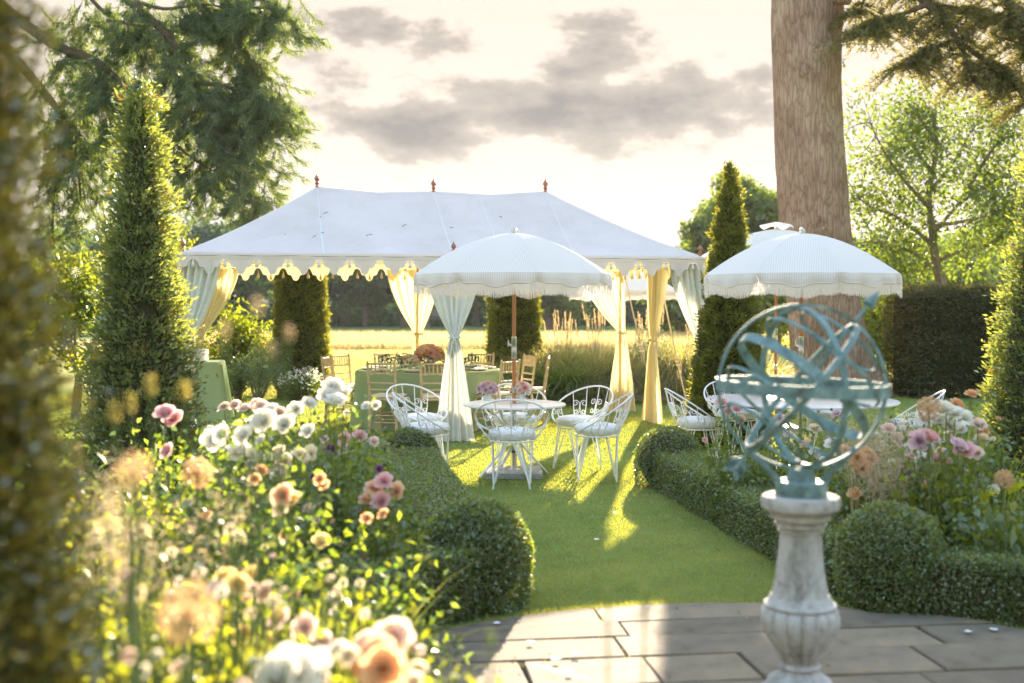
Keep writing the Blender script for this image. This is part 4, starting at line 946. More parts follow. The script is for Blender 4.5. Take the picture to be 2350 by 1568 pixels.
# ================================================================== parasols
def parasol_parts(t, Rr, ztop, drop, val=.10, fr=.10, rot=0, ruffle=False, wood=MT['polewood']):
    ng = 8; n_u, n_r = 14, 12
    def zr(r): return ztop - .02 - drop * (r / Rr) ** 1.75
    panel = MB(); uvs = []; vs_ = []
    hw = PI / ng
    for j in range(n_r + 1):
        q = j / n_r; r = .02 + (Rr - .02) * q
        for i in range(n_u + 1):
            u = i / n_u * 2 - 1; a = u * hw; flat = math.cos(hw) / math.cos(a) * .55 + .45; rr = r * flat; z = zr(r) + .018 * (1 - u * u) * q * (-1) * math.sin(PI * q)
            vs_.append((rr * math.cos(a), rr * math.sin(a), z)); uvs.append((rr * math.sin(a), r))
    panel.add(vs_, [(j * (n_u + 1) + i, (j + 1) * (n_u + 1) + i, (j + 1) * (n_u + 1) + i + 1, j * (n_u + 1) + i + 1) for j in range(n_r) for i in range(n_u)]); panel.uv = uvs
    pm = panel.mesh('canopy_panel', MT['parasol'])
    v = MB(); vs_ = []; uvs = []; nn = 28; rows = 3
    def low(u): return val + .055 * math.cos(u * PI / 2) - .012 + .012 * math.cos(u * 2.4 * PI) - .024
    def vpt(u, s):
        a = u * hw; flat = math.cos(hw) / math.cos(a) * .55 + .45; rr = Rr * flat * (1 + .012 * math.sin(PI * s)) + .014 * math.sin(u * 9 + 1) * s - .03 * s * max(0, abs(u) - .8) / .2
        return (rr * math.cos(a), rr * math.sin(a), zr(Rr) - s * low(u))
    for i in range(nn + 1):
        u = i / nn * 2 - 1
        for j in range(rows + 1): p = vpt(u, j / rows); vs_.append(p); uvs.append((p[1], j))
    v.add(vs_, [(i * (rows + 1) + j, i * (rows + 1) + j + 1, (i + 1) * (rows + 1) + j + 1, (i + 1) * (rows + 1) + j) for i in range(nn) for j in range(rows)]); v.uv = uvs
    vm = v.mesh('valance', MT['parasol'])
    fq = MB(); rr_ = random.Random(4)
    trim = [vpt(i / 40 * 2 - 1, 1) for i in range(41)]; trim = [(p[0] * 1.004, p[1] * 1.004, p[2]) for p in trim]
    fq.tube(trim, .006, 4)
    for i in range(300):
        u = (i % 150 + .5 * (i // 150)) / 150 * 2 - 1; p = Vector(vpt(u, 1)); q = Vector(vpt(min(1, u + .0105), 1)); d_ = (q - p); ln = fr * rr_.uniform(.86, 1.05); off = Vector((rr_.gauss(0, .004), rr_.gauss(0, .004), 0))
        fq.add([p, p + d_ * .9, p + d_ * .75 + off + Vector((0, 0, -ln)), p + d_ * .1 + off + Vector((0, 0, -ln))], [(0, 1, 2, 3)])
    fm = fq.mesh('fringe', MT['fringe'], smooth=False)
    rib = MB(); rib.tube([(.03, 0, zr(.03) - .02), (Rr * .5, 0, zr(Rr * .5) - .016), (Rr * .985, 0, zr(Rr) - .008)], .006, 5); rib.tube([(Rr * .55, 0, zr(Rr * .55) - .02), (.03, 0, zr(0) - .42)], .005, 5); rm = rib.mesh('rib', MT['polewood'])
    for k in range(ng):
        a = rot + 2 * PI * k / ng
        po = ob('canopy_panel', pm, t, None, (0, 0, a)); vo = ob('valance', vm, t, None, (0, 0, a)); ob('fringe', fm, vo); ob('rib', rm, t, None, (0, 0, a + hw))
    m = MB(); m.lathe([(.022, ztop - .03), (.03, ztop - .02), (.03, ztop + .012), (.022, ztop + .02), (.022, ztop + .03), (.0, ztop + .034)], 14); m.build('top_cap', MT['metal'], t)
    if ruffle:
        m = MB(); m.grid(lambda u, q: ((.03 + .19 * q) * math.cos(2 * PI * u), (.03 + .19 * q) * math.sin(2 * PI * u), ztop + .075 - .06 * q + .022 * q * math.sin(10 * PI * u)), 60, 4); m.build('vent_ruffle', MT['fringe'], t)
    m = MB(); m.tube([(0, 0, .62), (0, 0, ztop - .02)], .019, 12); m.build('pole', wood, t)
    m = MB(); m.lathe([(.021, 1.13), (.025, 1.135), (.025, 1.23), (.022, 1.24), (.022, 1.245), (.026, 1.25), (.026, 1.34), (.021, 1.345)], 12); m.tube([(-.05, -.01, 1.27), (.02, -.01, 1.235)], .012, 8); m.tube([(-.055, -.012, 1.25), (-.055, -.012, 1.31)], .008, 6); j = m.build('tilt_joint', MT['metal'], t); m = MB(); m.lathe([(.0195, .80), (.0225, .80), (.0225, .86), (.0195, .86)], 12); m.build('pole_collar', MT['metal'], t)
    m = MB(); m.tube([(0, 0, .05), (0, 0, .66)], .023, 12); m.lathe([(.06, .05), (.06, .062), (.035, .07), (.027, .12), (.027, .3), (.0235, .3)], 14); m.build('base_tube', MT['metal'], t)
    m = MB(); m.tube([(0, -.025, .24), (0, -.06, .24)], .008, 6); m.lathe([(.0, -.008), (.022, -.008), (.024, 0), (.022, .008), (0, .008)], 14, (0, -.065, .24), mod=lambda a, i: 1 + .18 * math.cos(5 * a)); m.build('knob', MT['black'], t)
    MB().box((0, 0, .03), (.54, .54, .06), bevel=.006).build('base_slab', MT['granite'], t, smooth=False)
PG = 'fringed parasols over the garden tables'
def parasol(label, loc, *a, **k):
    t = thing('parasol', label, 'parasol', loc, 0, PG); parasol_parts(t, *a, **k); return t
parasol('striped white fringed parasol in the middle, before the marquee', (.02, 11.25, 0), .965, 2.36, .40, rot=R(-100))
parasol('striped white fringed parasol on the right, before the big trunk', (2.80, 11.3, 0), .95, 2.36, .40, rot=R(-106))
parasol('white parasol with a ruffled top behind the right one', (3.47, 15.35, 0), 1.15, 2.66, .44, rot=R(-85), ruffle=True)
parasol('distant fringed parasol seen through the right side of the marquee', (2.43, 25.5, 0), 1.22, 2.48, .50, rot=R(-95))

# ================================================================== garden tables and wire chairs
def garden_table(label, loc, r, h=.70, rz=0):
    t = thing('garden_table', label, 'table', loc, rz, 'white round garden tables')
    m = MB(); m.lathe([(r - .02, h - .022), (r - .004, h - .02), (r, h - .012), (r - .002, h - .003), (r - .01, h), (.026, h), (.026, h - .022)], 72); m.build('tabletop', MT['tabletop'], t)
    for k in range(4):
        a = k * PI / 2 + .5; m = MB(); o = Vector((-math.sin(a), math.cos(a), 0)) * .03
        p, q = Vector((math.cos(a) * r * .60, math.sin(a) * r * .60, h - .024)) + o, Vector((-math.cos(a) * min(r, .6) * .72, -math.sin(a) * min(r, .6) * .72, .0)) + o
        d = (q - p).normalized(); s = Vector((-math.sin(a), math.cos(a), 0)); n_ = d.cross(s)
        c = [(x, y) for x, y in ((.016, .006), (-.016, .006), (-.016, -.006), (.016, -.006))]
        m.add([e + s * x + n_ * y for e in (p, q) for x, y in c], [(3, 2, 1, 0), (4, 5, 6, 7)] + [(i, (i + 1) % 4, (i + 1) % 4 + 4, i + 4) for i in range(4)]); m.build('leg', MT['wire'], t, smooth=False)
    return t
TA, TB = Vector((.02, 11.25, 0)), Vector((2.84, 11.45, 0))
garden_table('round white table under the middle parasol with two bouquets', TA, .50)
garden_table('wide round white table under the right parasol behind the armillary sphere', TB, .93, .72, .3)
def spiral(m, c, ux, uz, r, turns, sg, rad=.0045):
    pts = []
    for i in range(22):
        q = i / 21; a = q * turns * 2 * PI; rr = r * (1 - .85 * q); pts.append(c + ux * (sg * rr * math.sin(a) + sg * r * .0) + uz * (-rr * math.cos(a)))
    m.tube(pts, rad, 4)
def wire_chair():
    t = thing('wire_chair', '', 'chair', (0, 0, 0), 0, 'white wire chairs round the garden tables'); W = MT['wire']
    def ring(a, r=.205, z=.425): return Vector((r * math.sin(a), -r * math.cos(a), z))
    def hoop(f): return Vector((.335 * math.sin(f), -.07 - .265 * math.cos(f), .640 + .178 * math.cos(f)))
    m = MB(); m.tube([ring(2 * PI * i / 40) for i in range(40)], .008, 6, closed=True); m.build('seat_ring', W, t)
    m = MB(); m.tube([hoop(2 * PI * i / 64) for i in range(64)], .0085, 6, closed=True); m.build('back_hoop', W, t)
    for a in (-110, -78, -50, -24, 0, 24, 50, 78, 110):
        f = R(a); p, q = ring(f), hoop(f * 1.06); mid = (p + q) / 2 + Vector((p.x, p.y, 0)).normalized() * .02
        MB().tube([p, (p + mid) / 2 + Vector((0, 0, .004)), mid, (mid + q) / 2, q], .0048, 5).build('spoke', W, t)
    for a in (-92, -37, 0, 37, 92):
        f = R(a); p, q = ring(f), hoop(f * 1.06); c = p.lerp(q, .48); o = Vector((p.x, p.y, 0)).normalized(); ux = Vector((math.cos(f), math.sin(f), 0)); uz = (q - p).normalized(); m = MB()
        for sg in (-1, 1):
            for (vz, r_) in ((1, .036), (-1, .028)):      # two opposed volutes, as in wrought iron
                cc_0 = c + ux * sg * (r_ + .006) + uz * vz * .045 + o * .006; pts_ = [c + ux * sg * .004 - uz * vz * .004 + o * .006]
                for i_ in range(18):
                    q_ = i_ / 17; a_ = PI + q_ * 2.5 * PI; rr_ = r_ * (1 - .72 * q_); pts_.append(cc_0 + ux * sg * rr_ * math.cos(a_) + uz * vz * rr_ * math.sin(-a_))
                m.tube(pts_, .0042, 4)
        m.build('scroll', W, t)
    for k, a in enumerate((-140, -40, 40, 140)):
        f = R(a); foot = Vector((.255 * math.sin(f), -.235 * math.cos(f), .004)); m = MB()
        p, q, s_ = ring(f - .42, .2, .42), ring(f + .42, .2, .42), ring(f, .12, .40)
        m.tube([p, p.lerp(foot, .5), foot + Vector((.005, 0, 0))], .0068, 5); m.tube([q, q.lerp(foot, .5), foot - Vector((.005, 0, 0))], .0068, 5); m.tube([s_, s_.lerp(foot, .35) + (foot - s_).cross(Vector((0, 0, 1))) * 0, foot], .0058, 5); m.build('leg', W, t)
    m = MB(); m.lathe([(.0, .430), (.15, .432), (.195, .442), (.214, .472), (.212, .502), (.19, .524), (.14, .534), (.06, .528), (0, .520)], 36, mod=lambda a, i: 1 + .012 * math.sin(9 * a + i) + .008 * math.sin(23 * a + 2 * i)); m.build('cushion', MT['cushion'], t)
    return t
wc = wire_chair()
def facing(p, c): return math.atan2(-(c[0] - p[0]), c[1] - p[1])
WCH = [((.0, 10.56), TA, .0, 'white wire chair with its back to the camera before the middle table'), ((.03, 12.02), TA, .1, 'white wire chair behind the middle table, facing the camera'), ((-.80, 11.05), TA, -.15, 'nearer of the two white wire chairs left of the middle table'),
       ((-.93, 11.95), TA, -.2, 'farther of the two white wire chairs left of the middle table'), ((.80, 10.98), TA, .3, 'nearer of the two white wire chairs right of the middle table'), ((.66, 11.72), TA, .15, 'farther of the two white wire chairs right of the middle table'),
       ((1.86, 11.6), TB, .25, 'white wire chair left of the right table, against the cypress'), ((3.86, 11.35), TB, -.2, 'white wire chair right of the right table, beside the allium head'), ((3.38, 12.55), TB, .1, 'white wire chair behind the right table, seen through the right of the sphere'), ((2.42, 12.5), TB, -.1, 'white wire chair behind the right table, seen through the left of the sphere')]
for i, (p, c, tw, lab) in enumerate(WCH):
    o = wc if i == 0 else dup(wc, (p[0], p[1], 0), 0, lab); o.location = (p[0], p[1], 0); o.rotation_euler = (0, 0, facing(p, c) + tw); o['label'] = lab

# ================================================================== dining table under the marquee
DC = Vector((-1.16, 16.15, 0)); DR = 1.0; DH = .765
dt = thing('dining_table', 'round dining table under a floor-length sage green cloth', 'table', DC)
MB().lathe([(0, DH - .03), (DR - .02, DH - .03), (DR - .01, DH - .004), (0, DH - .004)], 48).build('tabletop', MT['tentpole'], dt)
for k in range(4): MB().tube([(.55 * math.cos(k * PI / 2 + .4), .55 * math.sin(k * PI / 2 + .4), 0), (.5 * math.cos(k * PI / 2 + .4), .5 * math.sin(k * PI / 2 + .4), DH - .03)], .025, 8).build('leg', MT['tentpole'], dt)
cl = MB()
def clothpt(u, v):
    a = 2 * PI * u
    if v < .3: r = (DR + .004) * v / .3; return (r * math.cos(a), r * math.sin(a), DH)
    s = (v - .3) / .7; fo = math.sin(11 * a + .9 * math.sin(3 * a)) * .6 + .4 * math.sin(7 * a + 1); r = DR + .012 + .07 * s + fo * .075 * s ** .7
    r -= .004 * math.exp(-s * 30)
    return (r * math.cos(a), r * math.sin(a), DH - .006 * (1 - math.exp(-s * 40)) - (DH - .014) * s)
cl.grid(clothpt, 156, 24); o = flip(cl).build('tablecloth', MT['cloth'], None, loc=DC); tag(o, 'sage green cloth draped to the grass over the dining table', 'tablecloth')

def chiavari():
    t = thing('banquet_chair', '', 'chair', (0, 0, 0), 0, 'limewashed banquet chairs round the dining table'); W = MT['limewash']
    def bamboo(p, q, r, n=5):
        m = MB(); p, q = Vector(p), Vector(q); pts = []; rad = []
        for i in range(n * 3 + 1):
            s = i / (n * 3); pts.append(p.lerp(q, s)); rad.append(r * (1.28 if i % 3 == 0 and 0 < i < n * 3 else 1))
        m.tube(pts, rad, 7); return m
    sz = .44
    for s in (-1, 1):
        m = bamboo((s * .185, -.19, .0), (s * .175, -.185, sz), .0175, 4); m2 = bamboo((s * .175, -.185, sz), (s * .185, -.245, .92), .0165, 6); m.add(m2.V, m2.Fc); m.lathe([(.012, .918), (.015, .925), (.010, .94), (0, .944)], 8, (s * .185, -.245, 0)); m.build('back_leg', W, t)
        bamboo((s * .19, .19, 0), (s * .185, .185, sz), .0175, 4).build('front_leg', W, t)
    MB().box((0, 0, sz + .012), (.40, .40, .03), bevel=.01).build('seat', W, t, smooth=False)
    m = MB(); m.box((0, 0, sz + .048), (.385, .385, .042), bevel=.018); m.build('cushion', MT['seatpad'], t)
    def y(z): return -.185 - (z - sz) * .125
    for z in (.905, .775, .66, .575): bamboo((-.18, y(z), z), (.18, y(z), z), .012, 4).build('rail', W, t)
    for i in range(6): x = -.13 + i * .052; bamboo((x, y(.775), .775), (x, y(.905), .905), .0085, 2).build('spindle', W, t)
    for z, e in ((.16, 1), (.25, 1)):
        for a_, b_ in (((-.185, -.19), (.185, -.19)), ((-.185, .19), (.185, .19)), ((-.185, -.19), (-.185, .19)), ((.185, -.19), (.185, .19))): bamboo((a_[0], a_[1], z), (b_[0], b_[1], z), .008, 3).build('stretcher', W, t)
    return t
cc_ = chiavari()
CH = [(-109, 1.30, 'banquet chair with its back to the camera at the left of the dining table'), (-82, 1.28, 'banquet chair with its back to the camera left of the white voile curtain'), (-43, 1.30, 'banquet chair with its back to the camera right of the white voile curtain'), (-2, 1.42, 'banquet chair seen side-on at the right end of the dining table'), (28, 1.36, 'banquet chair behind the wooden pole of the middle parasol'),
      (62, 1.30, 'banquet chair at the back of the dining table right of the roses'), (118, 1.30, 'banquet chair at the back of the dining table left of the roses'), (172, 1.22, 'nearer of the two side-on banquet chairs left of the dining table'), (150, 1.30, 'farther of the two side-on banquet chairs left of the dining table')]
for i, (a, r, lab) in enumerate(CH):
    p = DC + Vector((r * math.cos(R(a)), r * math.sin(R(a)), 0)); o = cc_ if i == 0 else dup(cc_, p, 0, lab); o.location = p; o.rotation_euler = (0, 0, facing(p, DC) + random.Random(i).uniform(-.08, .08)); o['label'] = lab

# ---- roses and bouquets
def rose_mesh(name, material, n=26, seed=0, open_=1.0):
    r = np.random.default_rng(seed); Vs, Ts, rn = [], [], []; off = 0
    for i in range(n):
        q = i / (n - 1); az = i * 2.39996; tilt = .04 + 1.12 * q ** 1.1 * open_; rad = .03 + .39 * q; ln = .78 + .14 * q; wd = .40 + .5 * q
        ca, sa = math.cos(az), math.sin(az); pts = []
        for j in range(4):
            v = j / 3; el = tilt * (.35 + .9 * v); rr = rad * (.3 + .7 * min(1, v * 1.3)) + math.sin(el) * ln * v * .62; zz = -.30 + math.cos(el * .85) * ln * v * 1.0
            for k in range(4):
                u = k / 3 * 2 - 1; ww = wd * math.sin(PI * (.18 + .66 * v)) * .72; a2 = u * ww / max(.25, rr + .15); cup = rr * math.cos(a2) if rr > .02 else rr; curl = .07 * (v > .9) * (1 - u * u) * q
                x, y_ = cup + curl, (rr + .12) * math.sin(a2); pts.append((x * ca - y_ * sa, x * sa + y_ * ca, zz - .05 * u * u * v - curl * .8 + r.normal(0, .012)))
        Vs += pts
        for j in range(3):
            for k in range(3): Ts.append((off + j * 4 + k, off + j * 4 + k + 1, off + j * 4 + 5 + k, off + j * 4 + 4 + k)); rn.append(np.clip(.25 + .6 * q + r.normal(0, .08), 0, 1))
        off += 16
    V = np.array(Vs) * np.array([1, 1, 1.12]); V[:, 2] += .04
    return mesh_np(name, V, Ts, material, rn, smooth=True)
ROSE = {k: rose_mesh('rose', MT[k], seed=i, open_=1.0 if i % 2 else .85) for i, k in enumerate(('white', 'cream', 'peach', 'apricot', 'pink', 'blush', 'lilac', 'purple', 'yellow', 'coral'))}
def bloom(kind, loc, r, parent, tilt=None, name='bloom'):
    rr = random.Random(hash((round(loc[0], 3), round(loc[1], 3))) & 0xffff)
    return ob(name, ROSE[kind], parent, loc, tilt or (rr.uniform(.35, 1.15), rr.uniform(-.6, .6), rr.uniform(-.4, .4)), r * 1.15)
def bouquet(label, loc, r, kinds, n, vase_h, seed, bloom_r, group, squash=.8):
    t = thing('bouquet', label, 'flowers', loc, 0, group); rr = random.Random(seed)
    m = MB(); m.lathe([(.0, .002), (vase_h * .42, .002), (vase_h * .46, .01), (vase_h * .60, vase_h * .8), (vase_h * .62, vase_h), (vase_h * .56, vase_h), (vase_h * .5, vase_h * .7), (0, vase_h * .6)], 24); m.build('vase', MT['vase'], t)
    for i in range(n):
        ph = i * 2.39996; cz = 1 - (i + .5) / n * 1.15; s = math.sqrt(max(0, 1 - cz * cz)); d = Vector((s * math.cos(ph), s * math.sin(ph), cz)); k = rr.choice(kinds)
        p = Vector((d.x * r, d.y * r, vase_h + r * .35 + d.z * r * squash)) * 1.0
        q = d.to_track_quat('Z', 'Y').to_euler(); ob('bloom', ROSE[k], t, p, q, bloom_r * rr.uniform(.8, 1.15))
    k = 34; Nn = unit(RNG.normal(size=(k, 3)) * np.array([1, 1, .5])); P = Nn * r * .85; P[:, 2] = P[:, 2] * squash + vase_h + r * .25
    fol('leaves', leaves(P, Nn + rv(k) * .4, rv(k), r * .5, r * .2), MT['greyleaf'], t)
    return t
BG = 'small rose bouquets on the garden tables'
bouquet('left of two lilac rose bouquets on the middle table', at(1118, 921, 11.05) * 1.0, .085, ['lilac', 'lilac', 'blush', 'pink'], 20, .075, 1, .042, BG)
bouquet('right of two lilac rose bouquets, behind the wooden parasol pole', at(1196, 921, 11.3), .088, ['lilac', 'blush', 'pink', 'white'], 20, .075, 2, .042, BG)
bouquet('white bouquet on the right table, seen through the armillary sphere', Vector((2.86, 11.75, .72)), .09, ['white', 'white', 'cream'], 18, .08, 3, .045, BG)
bouquet('large pink and peach rose centrepiece on the dining table', DC + Vector((.02, -.1, DH + .002)), .19, ['pink', 'pink', 'blush', 'peach', 'pink', 'lilac', 'blush'], 46, .10, 4, .062, None)
bouquet('low white rose arrangement left of the pink centrepiece', DC + Vector((-.23, -.33, DH + .002)), .12, ['white', 'cream', 'white'], 22, .06, 5, .05, None)
bouquet('small cream rose posy at the right of the dining table', DC + Vector((.42, -.2, DH + .002)), .08, ['cream', 'white'], 12, .05, 6, .042, None)

# ---- place settings
GL = MB().lathe([(.0, .0), (.032, .0), (.033, .003), (.006, .008), (.0045, .02), (.0045, .09), (.012, .1), (.03, .125), (.036, .16), (.034, .2), (.0325, .2), (.0345, .16), (.028, .127), (.008, .108), (0, .106)], 18).mesh('wine_glass', MT['glass'])
PL = MB().lathe([(.0, .004), (.08, .004), (.12, .016), (.134, .02), (.135, .018), (.118, .010), (.085, 0), (0, 0)], 28).mesh('dinner_plate', MT['china'])
NP = MB().grid(lambda u, v: ((u - .5) * .10 + .01 * math.sin(v * 9), (v - .5) * .2, .012 + .012 * math.sin(u * PI * 3) * (1 - .4 * v) + .008 * v), 12, 8).mesh('napkin', MT['napkin'])
for i in range(10):
    a = R(-100 + i * 36); dr = Vector((math.cos(a), math.sin(a), 0)); tg = Vector((-dr.y, dr.x, 0)); p = DC + dr * .80 + Vector((0, 0, DH + .002))
    o = ob('dinner_plate', PL, None, p, (0, 0, a)); tag(o, 'white dinner plate laid on the sage dining table', 'plate', 'plates laid on the dining table')
    o = ob('napkin', NP, None, p + Vector((0, 0, .012)), (0, 0, a + .3)); tag(o, 'folded ivory napkin lying on a dinner plate', 'napkin', 'napkins on the dinner plates')
    for k, (s_, q_) in enumerate(((.12, .60), (.20, .66), (.05, .54))):
        o = ob('wine_glass', GL, None, DC + dr * q_ + tg * s_ + Vector((0, 0, DH + .002)), None, (1, 1, 1.0 - .12 * k)); tag(o, 'clear stemmed wine glass standing on the dining table', 'glass', 'wine glasses on the dining table')
# ---- side table with stacked plates
sl = Vector((-4.33, 15.75, 0)); st = thing('side_table', 'side table under a sage green cloth beside the left yew cone', 'table', sl, R(10))
MB().box((0, 0, .87), (.84, .66, .03)).build('tabletop', MT['tentpole'], st, smooth=False)
for x in (-.36, .36):
    for y in (-.28, .28): MB().box((x, y, .4275), (.04, .04, .855)).build('leg', MT['tentpole'], st, smooth=False)
def sq(u, v):
    a = 2 * PI * u; c, s = math.cos(a), math.sin(a); k = 1 / (abs(c) ** 8 + abs(s) ** 8) ** .125; bx, by = c * k, s * k
    if v < .25: return (bx * .43 * v / .25, by * .34 * v / .25, .892)
    q = (v - .25) / .75; co = min(1, max(0, (k - 1.05) / .3)); e = (.03 + .22 * co) * q + .018 * math.sin(15 * a) * q
    return (bx * .43 + c * e, by * .34 + s * e, .890 - .878 * q)
o = flip(MB().grid(sq, 128, 16)).build('tablecloth', MT['cloth'], None, loc=sl); o.rotation_euler = (0, 0, R(10)); tag(o, 'pale sage cloth flaring over the side table by the yew cone', 'tablecloth')
for k in range(8):
    o = ob('stacked_plate', PL, None, sl + Vector((.16, -.12, .893 + k * .0205)), (0, 0, k)); o.scale = (.8, .8, 1); tag(o, 'white plate in the tall stack on the side table', 'plate', 'plates stacked on the side table')

# ================================================================== stone pedestal and armillary sphere
PD = Vector((X_at(1841, 4.55), 4.55, .03)); ped = thing('stone_pedestal', 'pale stone baluster pedestal with a fluted bulb on the paving', 'pedestal', PD); Z0 = -.03
def ld(name, pr, n=48, mod=None): MB().lathe([(r, z + Z0) for r, z in pr], n, mod=mod).build(name, MT['stone'], ped)
MB().box((0, 0, .035), (.36, .36, .07), bevel=.008).build('plinth', MT['stone'], ped, smooth=False)
ld('base_moulding', [(.15, .10), (.158, .11), (.158, .13), (.148, .142), (.125, .150), (.122, .158), (.128, .166), (.122, .180), (.095, .195), (.078, .208), (.072, .222)])
ld('neck_ring', [(.070, .2225), (.080, .226), (.082, .234), (.076, .242), (.070, .246)])
nl = 16
ld('fluted_bulb', [(.068, .2465), (.074, .262), (.094, .300), (.122, .345), (.142, .385), (.149, .412), (.148, .436), (.142, .456), (.134, .466)], 160, mod=lambda a, i: 1 + (0 if i in (0, 8) else .10 * (abs(math.cos(nl / 2 * a)) ** .7 - .6)))
ld('shoulder', [(.132, .4665), (.140, .472), (.140, .480), (.128, .486), (.121, .500), (.112, .516)])
ld('shaft', [(.109, .5165), (.102, .55), (.094, .60), (.087, .66), (.082, .72), (.079, .758)])
ld('neck_mouldings', [(.080, .7585), (.087, .762), (.088, .770), (.082, .775), (.086, .782), (.098, .786), (.100, .797), (.092, .802), (.100, .810), (.115, .816), (.117, .830), (.110, .835), (.122, .842), (.130, .850)])
ld('cap', [(.140, .8505), (.150, .858), (.153, .872), (.153, .892), (.148, .902), (.138, .906)])
AC = PD + Vector((0, 0, 1.33 - .03)); arm = thing('armillary_sphere', 'verdigris bronze armillary sphere with arrow, standing on the stone pedestal', 'sundial', PD + Vector((0, 0, .877)))
ctr = AC - arm.location; RA = .326
def band(name, axis, off, wd, th, r=None, parent=arm):
    ax = Vector(axis).normalized(); r = r or math.sqrt(max(.001, RA * RA - off * off)); p = ax.orthogonal().normalized(); q = ax.cross(p); n = 96; vs_ = []
    for i in range(n):
        a = 2 * PI * i / n; d = p * math.cos(a) + q * math.sin(a)
        for (e, h) in ((r - th, -wd / 2), (r, -wd / 2), (r, wd / 2), (r - th, wd / 2)): vs_.append(ctr + d * e + ax * (h + off))
    fs_ = [(i * 4 + j, i * 4 + (j + 1) % 4, ((i + 1) % n) * 4 + (j + 1) % 4, ((i + 1) % n) * 4 + j) for i in range(n) for j in range(4)]
    return MB().add(vs_, fs_).build(name, MT['verdigris'], parent, smooth=True)
AX = Vector((.645, .14, .75)).normalized()
band('horizon_ring', (.03, 0, 1), 0, .046, .012, RA + .006)
band('meridian_ring', (.10, 1, 0), 0, .020, .012, RA)
band('colure_ring', (1, .30, .06), 0, .022, .012, RA - .013)
band('equator_band', AX, 0, .038, .007, RA - .028)
for o_ in (.125, -.125): band('tropic_ring', AX, o_, .012, .009, math.sqrt((RA - .03) ** 2 - o_ * o_))
for o_ in (.235, -.235): band('polar_ring', AX, o_, .011, .009, math.sqrt((RA - .03) ** 2 - o_ * o_))
band('solstice_ring', (-.755, .10, .645), 0, .024, .010, RA - .006)
m = MB(); m.tube([ctr - AX * .415, ctr + AX * .44], .0075, 8); rod = m.build('arrow_rod', MT['verdigris'], arm)
def cone(p, d, r, ln, n=12):
    q = Vector(d).normalized(); m = MB(); m.tube([p, p + q * .001, p + q * ln], [.004, r, .0008], n); return m
cone(ctr + AX * .425, AX, .03, .075).build('arrow_head', MT['verdigris'], rod)
m = MB(); s_ = AX.cross(Vector((0, 1, 0))).normalized()
for sg in (-1, 1):
    for e in (0, .02): a0 = ctr - AX * (.36 + e); m.add([a0, a0 - AX * .05, a0 - AX * .075 + s_ * sg * .035, a0 - AX * .025 + s_ * sg * .035, a0 + Vector((0, .006, 0)), a0 - AX * .05 + Vector((0, .006, 0)), a0 - AX * .075 + s_ * sg * .035 + Vector((0, .006, 0)), a0 - AX * .025 + s_ * sg * .035 + Vector((0, .006, 0))], [(0, 1, 2, 3), (7, 6, 5, 4), (0, 4, 5, 1), (1, 5, 6, 2), (2, 6, 7, 3), (3, 7, 4, 0)])
m.build('arrow_tail', MT['verdigris'], rod, smooth=False)
m = MB(); m.lathe([(.098, 0), (.10, .004), (.10, .05), (.094, .056), (.06, .058), (.05, .085), (.045, .105)], 32); m.build('mount', MT['verdigris'], arm)
for sg in (-1, 1): MB().tube([(sg * .08, 0, .05), (sg * .15, 0, .12), (sg * .215, 0, .185)], .012, 8).build('cradle_arm', MT['verdigris'], arm)

# ================================================================== planting behind the marquee
def grass_clump(label, loc, n, h, spread, wd, droop, material, group, seg=5, name='grass_clump', lean=(0, 0)):
    t = thing(name, label, 'grass', loc, 0, group); a = RNG.uniform(0, 2 * PI, n); q = RNG.random(n) ** .6
    P = np.stack([np.cos(a) * q * spread * .35, np.sin(a) * q * spread * .35, np.zeros(n)], 1)
    D = np.stack([np.cos(a) * q * .55 + lean[0], np.sin(a) * q * .55 + lean[1], np.ones(n)], 1) + RNG.normal(0, .12, (n, 3))
    fol('blades', blades(P, D, h * RNG.uniform(.7, 1.3, n), wd, droop * RNG.uniform(.5, 1.3, n), seg), material, t); return t
def plume_grass(label, loc, n, h, group, head=.3, spread=.12):
    t = thing('plume_grass', label, 'grass', loc, 0, group); m = MB(); parts = []; r = random.Random(int(abs(loc[0]) * 1000))
    for i in range(n):
        b = Vector((r.gauss(0, .05), r.gauss(0, .05), 0)); e = b + Vector((r.gauss(0, spread), r.gauss(0, spread), h * r.uniform(.86, 1.05))); m.tube([b, b.lerp(e, .5) + Vector((0, 0, .03)), e], [.005, .004, .003], 4)
        k = 90; s = RNG.random(k); ax = np.array(e - b.lerp(e, .7)); ax = ax / np.linalg.norm(ax); Q = np.array(e) - ax * (s * head)[:, None]
        parts.append(needles(Q, ax * 1.0 + rv(k) * .45, .05 * (1 - .5 * (1 - s)) + .01, .010))
    m.build('stems', MT['drystem'], t); fol('plumes', join(parts), MT['plume'], t); return t
GG = 'ornamental grasses behind the marquee'
def gp(px, d): return (X_at(px, d), d, 0)
grass_clump('dark green arching grass clump right of the dining chairs', gp(1300, 19.6), 1500, 1.15, .6, .019, 1.0, MT['miscanthus'], GG)
